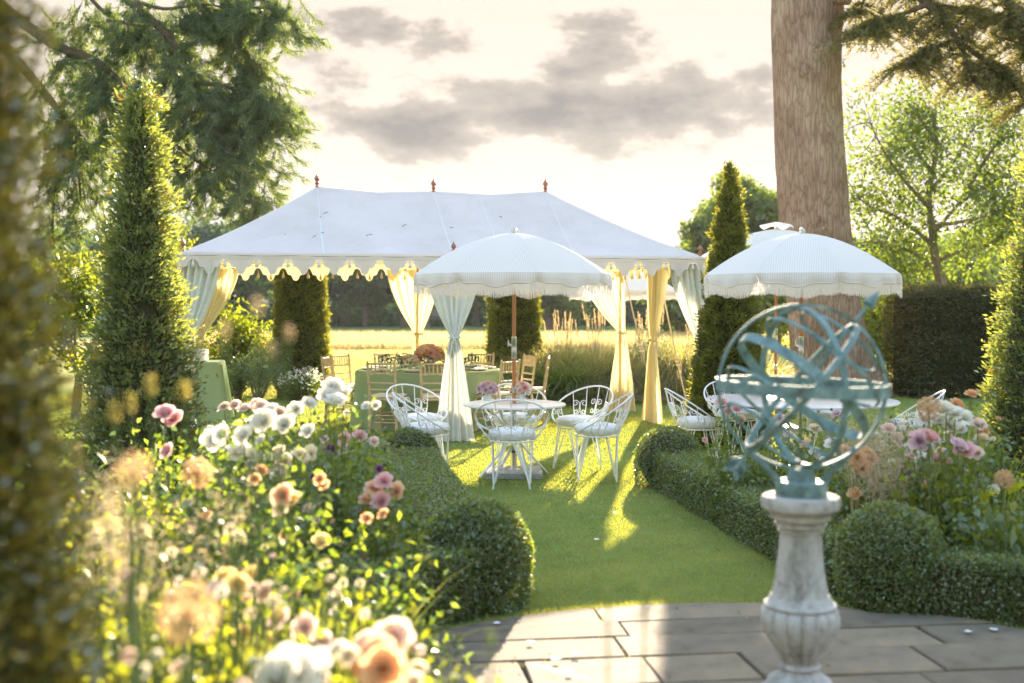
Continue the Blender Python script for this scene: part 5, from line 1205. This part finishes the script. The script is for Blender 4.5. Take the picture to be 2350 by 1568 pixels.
for px, d, h, n, lab in ((1225, 20.6, .86, 650, 'pale feathery grass at the foot of the cypress behind the parasol pole'), (1290, 21.0, 1.0, 800, 'pale feathery grass behind the dark green clump'), (1372, 20.8, 1.0, 850, 'pale feathery grass below the middle plumes'), (1415, 20.2, .85, 700, 'pale feathery grass left of the back right curtain'),
                        (1470, 21.2, .9, 600, 'pale feathery grass between the two yellow curtains'), (1560, 20.4, 1.05, 800, 'pale feathery grass right of the yellow side curtain'), (1600, 20.9, 1.0, 500, 'pale feathery grass beside the tall right cypress'), (1110, 20.9, .7, 450, 'low pale grass left of the middle cypress'), (1350, 19.9, .7, 600, 'low tousled grass right of the dark green clump'), (1755, 18.5, .85, 500, 'sunlit grass seen between the cypress and the big trunk')):
    grass_clump(lab, gp(px, d), int(n * 4.2), h * 1.5, .8, .013, .9, MT['stipa'], GG)
for px, d, n, h, lab in ((1278, 20.9, 7, 1.48, 'golden plume grass standing left above the feathery grass'), (1300, 21.1, 7, 1.52, 'second clump of golden plumes from the middle cypress'), (1352, 21.0, 5, 1.46, 'leaning golden plumes in the middle of the grasses'), (1378, 21.2, 9, 1.62, 'tallest golden plume clump left of the back right curtain'), (1478, 21.4, 7, 1.55, 'golden plumes between the two pale yellow curtains'), (1500, 21.6, 4, 1.6, 'few golden plumes right beside the yellow side curtain'), (1592, 21.0, 6, 1.5, 'golden plumes against the tall right cypress')):
    plume_grass(lab, gp(px, d), n, h, GG)
def leafy_shrub(label, loc, h, rx, n, leaf, material, seed, aspect=.4, drop=-.3, name='leafy_shrub', group=None, cat='shrub'):
    t = thing(name, label, cat, loc, 0, group); r = random.Random(seed); m = MB(); P_, D_ = [], []
    for i in range(16):
        a = r.uniform(0, 2 * PI); q = r.random() ** .5; e = Vector((math.cos(a) * q * rx, math.sin(a) * q * rx * .7, h * (1 - .35 * q * q) * r.uniform(.8, 1.05))); c = Vector((e.x * .35, e.y * .35, e.z * .55)); m.tube([(e.x * .12, e.y * .12, 0), c, e], [.014, .010, .004], 5)
        k = n // 16; s = RNG.uniform(.3, 1.0, k)[:, None]; c, e = np.array(c), np.array(e); Q = np.where(s < .5, c * (s / .5), c + (e - c) * (s - .5) / .5); P_.append(Q + RNG.normal(0, .07 * h, (k, 3))); D_.append(rv(k) + np.array([0, 0, drop]))
    m.build('stems', MT['twig'], t); P = np.concatenate(P_); P[:, 2] = np.maximum(P[:, 2], .03); D = np.concatenate(D_); k = len(P)
    fol('leaves', leaves(P, D, rv(k) + np.array([0, 0, .7]), leaf * RNG.uniform(.6, 1.3, k), leaf * aspect), material, t); return t
leafy_shrub('tall yellow-green shrub with drooping leaves behind the side table', gp(535, 21), 1.75, .75, 2600, .13, MT['limeleaf'], 1, .3, -.6)
leafy_shrub('yellow-green shrub against the left of the broad cypress', gp(600, 21.4), 1.6, .6, 1900, .12, MT['limeleaf'], 2, .3, -.6)
leafy_shrub('fine-leaved grey-green rounded shrub below the yellow shrubs', gp(592, 19.8), .95, .48, 4200, .035, MT['greyleaf'], 3, .5, .2)
leafy_shrub('low dark shrub at the left of the grey-green one', gp(545, 19.9), .75, .4, 1800, .05, MT['rose'], 4, .5, 0)
leafy_shrub('silvery variegated shrub between the two yellow curtains', gp(1495, 20.6), 1.25, .5, 2200, .055, MT['greyleaf'], 5, .45, 0)
leafy_shrub('small sunlit shrub left of the back right curtain', gp(1412, 19.6), .75, .28, 900, .045, MT['limeleaf'], 6, .5, 0)
def flower_mound(label, loc, h, rx, nl, nf, seed, petal_m, fr=.022):
    t = leafy_shrub(label, loc, h, rx, nl, .05, MT['rose'], seed, .35, .2, 'flower_mound', None, 'flowers'); a = RNG.uniform(0, 2 * PI, nf); q = RNG.random(nf) ** .5
    P = np.stack([np.cos(a) * q * rx, np.sin(a) * q * rx * .7, h * (1.02 - .4 * q * q) + RNG.normal(0, .05, nf)], 1); P = np.repeat(P, 5, 0) ; k = len(P); fol('flowers', leaves(P + RNG.normal(0, .006, (k, 3)), rv(k) + np.array([0, 0, .2]), rv(k) + np.array([0, -.5, .8]), fr, fr * .9), petal_m, t); return t
flower_mound('mound of tiny white flowers at the foot of the broad cypress', gp(695, 19.7), .52, .46, 1500, 200, 8, MT['white'])
MB().box((X_at(1500, 20.0), 20.0, .05), (1.6, .14, .10), bevel=.01).build('edging_stone', MT['stone'], smooth=False)
tag(bpy.data.objects['edging_stone'], 'grey stone kerb at the edge of the lawn behind the curtains', 'kerb')
# bench far out in the field
bn = thing('garden_bench', 'small grey wooden bench far off at the edge of the field', 'bench', gp(1012, 84), R(20)); bn.scale = (1.5,) * 3
for i, y in enumerate((-.18, -.06, .06, .18)): MB().box((0, y, .45), (1.5, .10, .03)).build('seat_slat', MT['wood_grey'], bn, smooth=False)
for i, z in enumerate((.6, .72, .84)): MB().box((0, .24, z), (1.5, .025, .08)).build('back_slat', MT['wood_grey'], bn, smooth=False)
for x in (-.68, .68):
    for y, h in ((-.2, .64), (.22, .9)): MB().box((x, y, h / 2), (.06, .06, h)).build('leg', MT['wood_grey'], bn, smooth=False)

# ================================================================== flower beds
RG_L, RG_R = 'rose bushes of the left flower bed', 'rose bushes of the right flower bed'
def bush(label, base, tips, n_leaf, leaf, material, group, spread=.28, extra=10, htop=None, seed=0, name='rose_bush', aspect=.62):
    """tips: [(world point, kind, radius)] — a stem grows to each bloom; extra leafy stems fill the bush"""
    b = Vector((base[0], base[1], 0)); t = thing(name, label, 'rose bush' if name == 'rose_bush' else 'plant', b, 0, group); r = random.Random(seed); m = MB(); paths = []
    hm = htop or (max(p.z for p, _, _ in tips) if tips else .6)
    for (p, kind, rad) in tips:
        e = Vector(p) - b; c = Vector((e.x * .45, e.y * .45, e.z * .5)); pts = [Vector((r.gauss(0, .05), r.gauss(0, .05), 0)), c, e - Vector((0, 0, rad * .5))]; m.tube(pts, [.006, .005, .0035], 5); paths.append(pts)
        bloom(kind, e, rad, t)
    kinds_ = [k for _, k, _ in tips]
    for i in range(extra):
        a = r.uniform(0, 2 * PI); q = r.random() ** .5 * spread; e = Vector((math.cos(a) * q, math.sin(a) * q, hm * r.uniform(.45, .97))); pts = [Vector((e.x * .2, e.y * .2, 0)), Vector((e.x * .5, e.y * .5, e.z * .55)), e]; m.tube(pts, [.006, .004, .002], 4); paths.append(pts)
        if kinds_ and name == 'rose_bush' and i % 2 == 0: bloom(r.choice(kinds_), e, tips[0][2] * r.choice((.3, .35, .5, .75)), t)
    m.build('stems', MT['stem'], t); P_ = []; k = max(8, n_leaf // len(paths))
    for pts in paths:
        s = RNG.uniform(.18, .98, k)[:, None]; a, c, e = (np.array(q) for q in pts); Q = np.where(s < .5, a + (c - a) * s / .5, c + (e - c) * (s - .5) / .5)
        # leaves sit in sprays of five
        Q = Q + (RNG.normal(0, .055, (k, 3)))
        P_.append(Q)
    P = np.concatenate(P_); n = len(P); P[:, 2] = np.maximum(P[:, 2], .02); D = rv(n) + np.array([0, 0, .05])
    fol('leaves', leaves(P, D, rv(n) * .8 + np.array([0, 0, .8]), leaf * RNG.uniform(.6, 1.35, n), leaf * aspect * RNG.uniform(.8, 1.1, n)), material, t)
    return t
def tl(d, kind, r, pts): return [(at(x, y, d + random.uniform(-.12, .12)), kind if isinstance(kind, str) else random.choice(kind), r * random.uniform(.85, 1.15)) for x, y in pts]
L_ = lambda lab, px, d, tips, nl=700, leaf=.045, m='rose', ex=12, h=None, seed=0, sp=.3: bush(lab, (X_at(px, d), d), tips, nl, leaf, MT[m], RG_L, sp, ex, h, seed)
L_('tall white rose in full bloom before the dining chairs', 775, 6.3, tl(6.3, 'white', .062, [(752, 908), (788, 905), (765, 890), (772, 922)]), 600, seed=1)
L_('white rose bush with many open blooms in the middle of the left bed', 570, 5.4, tl(5.4, 'white', .055, [(490, 1012), (560, 1000), (606, 968), (655, 975), (548, 1040), (582, 1048), (620, 945)]), 900, seed=2)
L_('low cream-white rose behind the white roses', 640, 6.6, tl(6.6, ['white', 'blush'], .045, [(600, 935), (640, 948), (680, 940)]), 700, seed=3)
L_('blush rose bush in the far left of the bed', 540, 7.2, tl(7.2, 'blush', .046, [(515, 935), (540, 930), (562, 938), (590, 930)]), 700, seed=4)
L_('pale blush roses in the centre of the left bed', 675, 5.9, tl(5.9, ['blush', 'cream'], .046, [(640, 1040), (652, 1065), (690, 1045), (712, 1040), (640, 1085)]), 800, seed=5)
L_('small pink rose bush nearest the left wire chairs', 800, 7.6, tl(7.6, ['pink', 'blush'], .042, [(745, 1010), (790, 1008), (858, 1014), (785, 1030), (826, 1002)]), 900, seed=6)
L_('apricot roses beside the low left hedge', 865, 5.9, tl(5.9, ['apricot', 'peach', 'pink'], .055, [(882, 1105), (862, 1122), (845, 1148), (876, 1150), (910, 1128)]), 800, seed=7)
L_('peach and yellow rose below the blush roses', 655, 4.6, tl(4.6, ['peach', 'cream', 'yellow'], .05, [(650, 1138), (668, 1150), (648, 1165)]), 800, seed=8)
L_('coral-pink rose before the left yew cone', 385, 6.0, tl(6.0, ['coral', 'pink'], .05, [(380, 950), (398, 962)]), 600, seed=9)
L_('orange rosebuds in the middle of the left bed', 590, 5.0, tl(5.0, 'apricot', .03, [(600, 1080), (585, 1100), (735, 1100), (742, 1112), (880, 1180), (842, 1190)]), 900, seed=10)
L_('foreground rose bush with a large white bloom at the bottom edge', 675, 2.65, tl(2.65, 'white', .066, [(675, 1545), (640, 1560), (705, 1558)]), 420, .04, 'fresh', 8, .62, 11, .22)
L_('foreground rose bush with pink and apricot blooms at the bottom edge', 865, 2.75, tl(2.75, ['pink', 'peach', 'blush'], .046, [(842, 1478), (903, 1466), (870, 1500)]) + tl(2.7, 'apricot', .045, [(828, 1530), (880, 1535)]) + tl(2.75, ['cream', 'white'], .024, [(960, 1535), (950, 1565), (780, 1490), (800, 1505)]), 420, .036, 'fresh', 8, .74, 12, .2)
L_('deep purple flower among the pale roses', 760, 6.4, tl(6.4, 'purple', .036, [(758, 1030)]), 260, seed=13)
L_('cream roses low in the foreground of the left bed', 560, 3.4, tl(3.4, ['cream', 'yellow', 'blush'], .034, [(520, 1330), (545, 1345), (575, 1320), (500, 1355), (610, 1360), (640, 1420), (470, 1440), (700, 1440), (560, 1460), (610, 1480), (740, 1470)]), 800, .042, 'fresh', 14, .72, 14, .4)
# leafy fillers
fill = [(430, 6.6, .95, 'rose'), (330, 6.4, .9, 'fresh'), (700, 7.0, .86, 'rose'), (480, 4.7, .80, 'rose'), (820, 5.0, .62, 'rose'), (740, 4.4, .62, 'rose'), (600, 4.0, .66, 'rose'), (380, 3.9, .85, 'fresh'), (300, 3.1, .86, 'fresh'), (470, 3.1, .70, 'fresh'), (760, 3.6, .62, 'rose'), (420, 2.5, .64, 'fresh'), (330, 2.3, .70, 'fresh'), (560, 2.6, .56, 'fresh'), (700, 8.4, .74, 'rose'), (560, 8.2, .72, 'rose'), (790, 9.2, .6, 'rose'), (860, 7.2, .62, 'rose'), (900, 6.4, .46, 'rose'), (270, 5.0, 1.0, 'fresh'), (640, 3.2, .60, 'fresh'), (520, 6.0, .84, 'rose'), (800, 3.1, .50, 'fresh'), (900, 4.9, .45, 'rose'), (350, 5.2, .95, 'rose')]
fill.sort(); cnt = {}
wh = ['beside the yew cone', 'under the blush roses', 'in the middle of the left bed', 'near the low left hedge', 'low in the left foreground', 'at the back of the left bed']
for i, (px, d, h, m_) in enumerate(fill):
    w_ = wh[4] if d < 3.7 else wh[0] if px < 440 else wh[5] if d > 8 else wh[3] if px > 780 else wh[2] if d < 5.5 else wh[1]
    cnt[w_] = cnt.get(w_, 0) + 1
    bush('flowerless leafy plant ' + w_ + ', %s from the left there' % ordn[cnt[w_] - 1], (X_at(px, d), d), [], 900 if d < 4 else 760, .045 if d < 4 else .05, MT[m_], 'leafy plants ' + w_, .34, 18, h, 50 + i, 'leafy_plant', .5)
def under_l():
    n = 30000; y = RNG.uniform(2.2, 10.6, n); x = RNG.uniform(0, 1, n); hi = np.minimum(lh_x(y), np.where(y < 6.2, -.75 - .25 * (y < 5), 9)) - .28; lo = np.maximum(-.46 * y - .3, -5.5); x = lo + (hi - lo) * x
    z = np.abs(RNG.normal(0, .27, n)) * np.clip((y - 1.5) / 3, .4, 1) + .02; P = np.stack([x, y, z], 1); return leaves(P, rv(n) + np.array([0, 0, .3]), rv(n) + np.array([0, 0, .8]), .055 * RNG.uniform(.6, 1.3, n), .032)
tag(fol('bed_undergrowth', under_l(), MT['bedleaf']), 'low green undergrowth covering the soil of the left bed', 'undergrowth', kind='stuff')
def under_r():
    n = 20000; y = RNG.uniform(6.5, 10.4, n); u = RNG.random(n); lo = rh_x(y) + .3; hi = 5.2; x = lo + (hi - lo) * u; P = np.stack([x, y, np.abs(RNG.normal(0, .16, n)) + .02], 1)
    return leaves(P, rv(n) + np.array([0, 0, .3]), rv(n) + np.array([0, 0, .8]), .055 * RNG.uniform(.6, 1.3, n), .032)
tag(fol('bed_undergrowth', under_r(), MT['bedleaf']), 'low green undergrowth covering the soil of the right bed', 'undergrowth', kind='stuff')

def allium(label, p, r, group, k=200):
    b = Vector((p.x, p.y, 0)); t = thing('allium', label, 'flower', b, 0, group); MB().tube([(0, 0, 0), (.01, 0, p.z * .5), (0, 0, p.z)], .006, 5).build('stem', MT['stem'], t)
    Nn = rv(k); P = np.zeros((k, 3)) + np.array([0, 0, p.z]); a = needles(P, Nn, r * .9, .0035)
    Q = np.repeat(P + Nn * r * RNG.uniform(.78, 1, (k, 1)), 5, 0); D = rv(5 * k) + np.repeat(Nn, 5, 0) * .6; f = needles(Q, D, r * .24, r * .09)
    fol('flower_head', join([a, f]), MT['allium'], t)
AG = 'dried allium heads in the flower beds'
allium('tawny round allium head in the middle of the left bed', at(452, 1086, 4.2), .055, AG)
allium('very blurred peach allium head low in the left foreground', at(432, 1405, 1.8), .046, AG, 110)
allium('blurred tawny allium head beside the left yew edge', at(305, 1080, 1.7), .026, AG, 70)
allium('tawny allium head beside the right wire chair', at(2132, 938, 6.6), .068, AG)
allium('small brown allium head in the right bed under the yew', at(2305, 1100, 6.2), .05, AG)
def seed_haze(label, loc, h, rx, n, group, rnd=None):
    t = thing('feathery_seedhead', label, 'plant', loc, 0, group); m = MB(); parts = []; r = random.Random(int(loc[1] * 100 + loc[0] * 37))
    for i in range(n):
        e = Vector((r.gauss(0, rx), r.gauss(0, rx), h * r.uniform(.75, 1.03))); m.tube([(e.x * .3, e.y * .3, 0), (e.x * .6, e.y * .6, e.z * .6), e], [.004, .003, .0015], 4); k = 120
        Q = np.array(e) + RNG.normal(0, 1, (k, 3)) * np.array([.04, .04, .08]); parts.append(needles(Q, rv(k) + np.array([0, 0, .3]), .035, .0035))
    m.build('stems', MT['drystem'], t); fol('seeds', join(parts), MT['haze_seed'], t)
SG = 'feathery beige seed heads among the roses'
seed_haze('feathery peach seed heads beside the blurred left yew', (X_at(330, 3.0), 3.0, 0), 1.10, .10, 5, SG)
seed_haze('soft beige seed heads at the left of the allium', (X_at(380, 3.6), 3.6, 0), 1.02, .10, 6, SG)
for px, d, h, lab in ((1975, 7.0, .86, 'beige feathery seed heads behind the armillary sphere'), (2065, 7.2, .84, 'beige feathery seed heads right of the armillary sphere'), (2050, 6.9, .72, 'low beige seed heads behind the right box ball'), (2110, 7.6, .80, 'beige seed heads below the pink roses on the right')): seed_haze(lab, (X_at(px, d), d, 0), h, .09, 12, SG)
def tall_stem(label, p, r, group, tilt=(0, 0), material='fresh'):
    b = Vector((p.x - tilt[0], p.y - tilt[1], 0)); t = thing('seed_stalk', label, 'plant', b, 0, group); e = Vector((tilt[0], tilt[1], p.z)); MB().tube([(0, 0, 0), e * .5 + Vector((tilt[0] * -.2, 0, 0)), e], [.0035, .003, .0025], 5).build('stem', MT['stem'], t)
    k = 160; s = RNG.uniform(-1, 1, k); Q = np.array(e) + np.stack([RNG.normal(0, r * .4, k), RNG.normal(0, r * .4, k), s * r * 2.2], 1); fol('seed_head', leaves(Q, rv(k) * .6 + np.array([0, 0, .8]), rv(k), r * 1.4, r * .55), MT[material], t)
SK = 'tall blurred seed stalks in the near left bed'
for (x, y, d, tx, lab) in ((515, 762, 1.75, -.05, 'tall blurred seed stalk with a pale tip left of the broad cypress'), (626, 806, 1.75, .06, 'tall blurred seed stalk with a pale tip before the broad cypress'), (590, 705, 1.75, .02, 'tallest blurred seed stalk before the marquee'), (662, 770, 1.8, .08, 'faint blurred seed stalk right of the other three')): tall_stem(lab, at(x, y, d), .0045, SK, (tx, 0), 'haze_seed')
for (x, y, d, tx, lab) in ((345, 890, 2.1, -.04, 'pale blurred grass ear before the yew cone'), (262, 950, 2.0, -.1, 'bright blurred grass ear at the edge of the blurred yew'), (300, 930, 2.2, -.08, 'leaning blurred grass ear between the two yew cones'), (425, 900, 2.3, .02, 'dull blurred grass ear right of the others')): tall_stem(lab, at(x, y, d), .007, 'blurred grass ears before the left yews', (tx, 0), 'stipa')
for (x, y, d, tx, lab) in ((1395, 1365, 3.4, .0, 'lone blurred poppy seed pod against the lawn'), (1482, 1358, 3.4, .02, 'right one of the two blurred pods against the lawn'), (1125, 1470, 2.9, .0, 'blurred pod stalk low at the bottom centre')): tall_stem(lab, at(x, y, d * .68), .005, 'blurred pods before the paving', (tx, 0), 'greyleaf')
wisp = [(300, 2.4, 1.12, 'fresh'), (380, 2.2, 1.0, 'fresh'), (470, 2.6, 1.06, 'fresh'), (560, 2.3, .92, 'fresh'), (640, 2.8, .98, 'fresh'), (720, 2.5, .86, 'fresh'), (790, 3.0, .9, 'fresh'), (860, 2.7, .80, 'fresh'), (520, 3.3, 1.05, 'limeleaf'), (690, 3.5, .98, 'limeleaf'), (400, 3.2, 1.1, 'limeleaf'), (930, 3.3, .78, 'limeleaf'), (260, 2.9, 1.15, 'limeleaf'), (830, 3.8, .86, 'limeleaf')]
wisp.sort()
for i, (px, d, h, m_) in enumerate(wisp):
    bush('wispy sunlit yellow-green plant blurred in the left foreground, %s from the left' % ordn[i], (X_at(px, d), d), tl(d, ['cream', 'blush', 'white'], .014, [(px + random.uniform(-70, 70), 700 + (1.65 - h * random.uniform(.75, .98)) * F / d) for _ in range(5)]), 330, .034, MT[m_], 'wispy plants of the left foreground', .24, 12, h, 150 + i, 'wispy_plant', .42)
grass_clump('broad yellow-green blurred blades in the left foreground', (X_at(640, 2.5), 2.5, 0), 60, .75, .5, .018, .7, MT['fresh'], None, name='iris_clump')
grass_clump('arching light green blades among the left roses', (X_at(740, 4.2), 4.2, 0), 70, .85, .4, .014, .6, MT['fresh'], None, name='iris_clump')

R_ = lambda lab, px, d, tips, nl=800, leaf=.045, m='rose', ex=14, h=None, seed=0, sp=.3: bush(lab, (X_at(px, d), d), tips, nl, leaf, MT[m], RG_R, sp, ex, h, seed)
R_('white roses beside the tawny allium in the right bed', 2170, 7.0, tl(7.0, 'white', .055, [(2172, 938), (2192, 950), (2150, 965), (2205, 985), (2120, 962), (2180, 975)]), 800, seed=31)
R_('pink roses low in the right bed before the yew', 2185, 6.6, tl(6.6, ['pink', 'lilac'], .056, [(2135, 1005), (2200, 1024), (2215, 1035), (2110, 1012)]) + tl(6.6, 'blush', .04, [(2160, 1040), (2240, 1040)]), 900, seed=32)
R_('coral-orange roses behind the armillary sphere', 1995, 7.2, tl(7.2, ['coral', 'apricot'], .05, [(1985, 1045), (2000, 1055), (1965, 1050), (1978, 1075)]), 900, seed=33)
R_('white phlox-like blooms between coral and pink roses', 2095, 6.9, tl(6.9, 'white', .045, [(2100, 1045), (2085, 1030), (2115, 1052)]), 700, seed=34)
R_('orange and pink small roses beside the left wire chair of the right table', 1690, 8.6, tl(8.6, ['apricot', 'pink', 'coral'], .045, [(1656, 925), (1690, 940), (1670, 945), (1700, 965)]), 900, seed=35)
R_('pale pink rose bush seen through the sphere', 1830, 8.6, tl(8.6, ['blush', 'cream', 'lilac'], .045, [(1790, 960), (1850, 945), (1920, 950), (1870, 985), (1810, 1000)]), 1000, seed=36)
R_('orange rose at the far right before the yew', 2200, 8.0, tl(8.0, 'apricot', .05, [(2196, 930), (2230, 905)]), 600, seed=37)
R_('white and blush roses climbing before the right yew', 2230, 7.4, tl(7.4, ['white', 'blush', 'cream'], .05, [(2215, 960), (2245, 975), (2180, 1000), (2255, 1010), (2150, 1020)]), 1000, m='bedleaf', seed=41)
R_('cream roses between the sphere and the allium', 2070, 7.8, tl(7.8, ['cream', 'white', 'blush'], .048, [(2040, 985), (2075, 975), (2095, 1000), (2010, 1000), (2060, 1010)]), 1000, m='bedleaf', seed=42)
R_('pale pink roses above the large right box ball', 2130, 7.0, tl(7.0, ['pink', 'blush'], .05, [(2150, 1060), (2120, 1080), (2080, 1075)]), 1000, m='bedleaf', seed=43)
R_('mixed peach and white roses seen low through the sphere', 1900, 8.0, tl(8.0, ['peach', 'white', 'blush'], .045, [(1870, 1040), (1910, 1020), (1940, 1035), (1850, 1020)]), 1000, m='bedleaf', seed=44)
for i, (px, d, h, m_, lf) in enumerate([(2150, 6.75, .70, 'fresh', .085), (2230, 6.6, .74, 'fresh', .08), (2080, 7.4, .7, 'rose', .05), (1960, 7.8, .72, 'rose', .05), (1880, 7.6, .6, 'rose', .05), (1760, 8.6, .62, 'rose', .05), (2280, 7.6, .85, 'rose', .05), (1990, 9.3, .72, 'rose', .05), (2100, 8.8, .8, 'rose', .05), (2330, 6.3, .6, 'rose', .05), (1680, 9.6, .5, 'rose', .05), (1840, 9.6, .6, 'rose', .05), (2200, 7.6, .8, 'rose', .05)]):
    lab = ['left of two broad-leaved yellow-green plants above the right box ball', 'right of two broad-leaved yellow-green plants above the right box ball'][i] if i < 2 else 'leafy green plant in the right bed, %s of those without blooms' % ordn[i - 2]
    bush(lab, (X_at(px, d), d), [], 260 if lf > .06 else 900, lf, MT[m_], 'broad-leaved plants above the box ball' if i < 2 else 'leafy plants filling the right bed', .32, 16, h, 80 + i, 'leafy_plant', .75 if lf > .06 else .5)
bush('pale grey-green poppy foliage at the lower right edge', (X_at(2300, 6.25), 6.25), [], 160, .10, MT['greyleaf'], None, .2, 10, .6, 99, 'poppy_plant', .5)
grass_clump('wispy green grass before the right yew cone', (X_at(2275, 7.4), 7.4, 0), 160, 1.15, .5, .006, .5, MT['fresh'], None, name='wispy_grass')
grass_clump('thin upright grass at the right edge of the bed', (X_at(2340, 6.8), 6.8, 0), 120, 1.0, .4, .006, .6, MT['miscanthus'], None, name='wispy_grass')
# fallen petals
PT = MB().grid(lambda u, v: ((u - .5) * .035, (v - .5) * .03, .006 + .006 * (abs(u - .5) + abs(v - .5))), 3, 3).mesh('fallen_petal', MT['china'])
for i, (px, py) in enumerate(((1415, 1187), (1140, 1455), (1220, 1500), (1325, 1528), (1280, 1540), (1310, 1570), (2290, 1470), (2230, 1475), (1960, 1400), (1370, 1250))):
    d = 4420 / (py - 700); o = ob('fallen_petal', PT, None, (X_at(px, d), d, .034 if in_pav(X_at(px, d), d) else .02), (0, 0, i)); tag(o, 'white petal fallen on the %s' % ('paving' if in_pav(X_at(px, d), d) else 'lawn'), 'petal', 'petals fallen on the %s' % ('paving' if in_pav(X_at(px, d), d) else 'lawn'))

# ================================================================== air
def haze():
    m = bpy.data.materials.new('sunlit_haze'); m.use_nodes = True; nt = m.node_tree; nt.nodes.clear(); out = N(nt, 'ShaderNodeOutputMaterial'); v = N(nt, 'ShaderNodeVolumePrincipled')
    v.inputs['Color'].default_value = (.82, .90, 1.0, 1); v.inputs['Density'].default_value = HAZE; v.inputs['Anisotropy'].default_value = .3; nt.links.new(v.outputs[0], out.inputs['Volume'])
    o = MB().box((0, 280, 18), (1140, 660, 38)).build('haze', m, smooth=False); tag(o, 'thin warm evening haze over the garden and field', kind='stuff')
HAZE = .0002
haze()
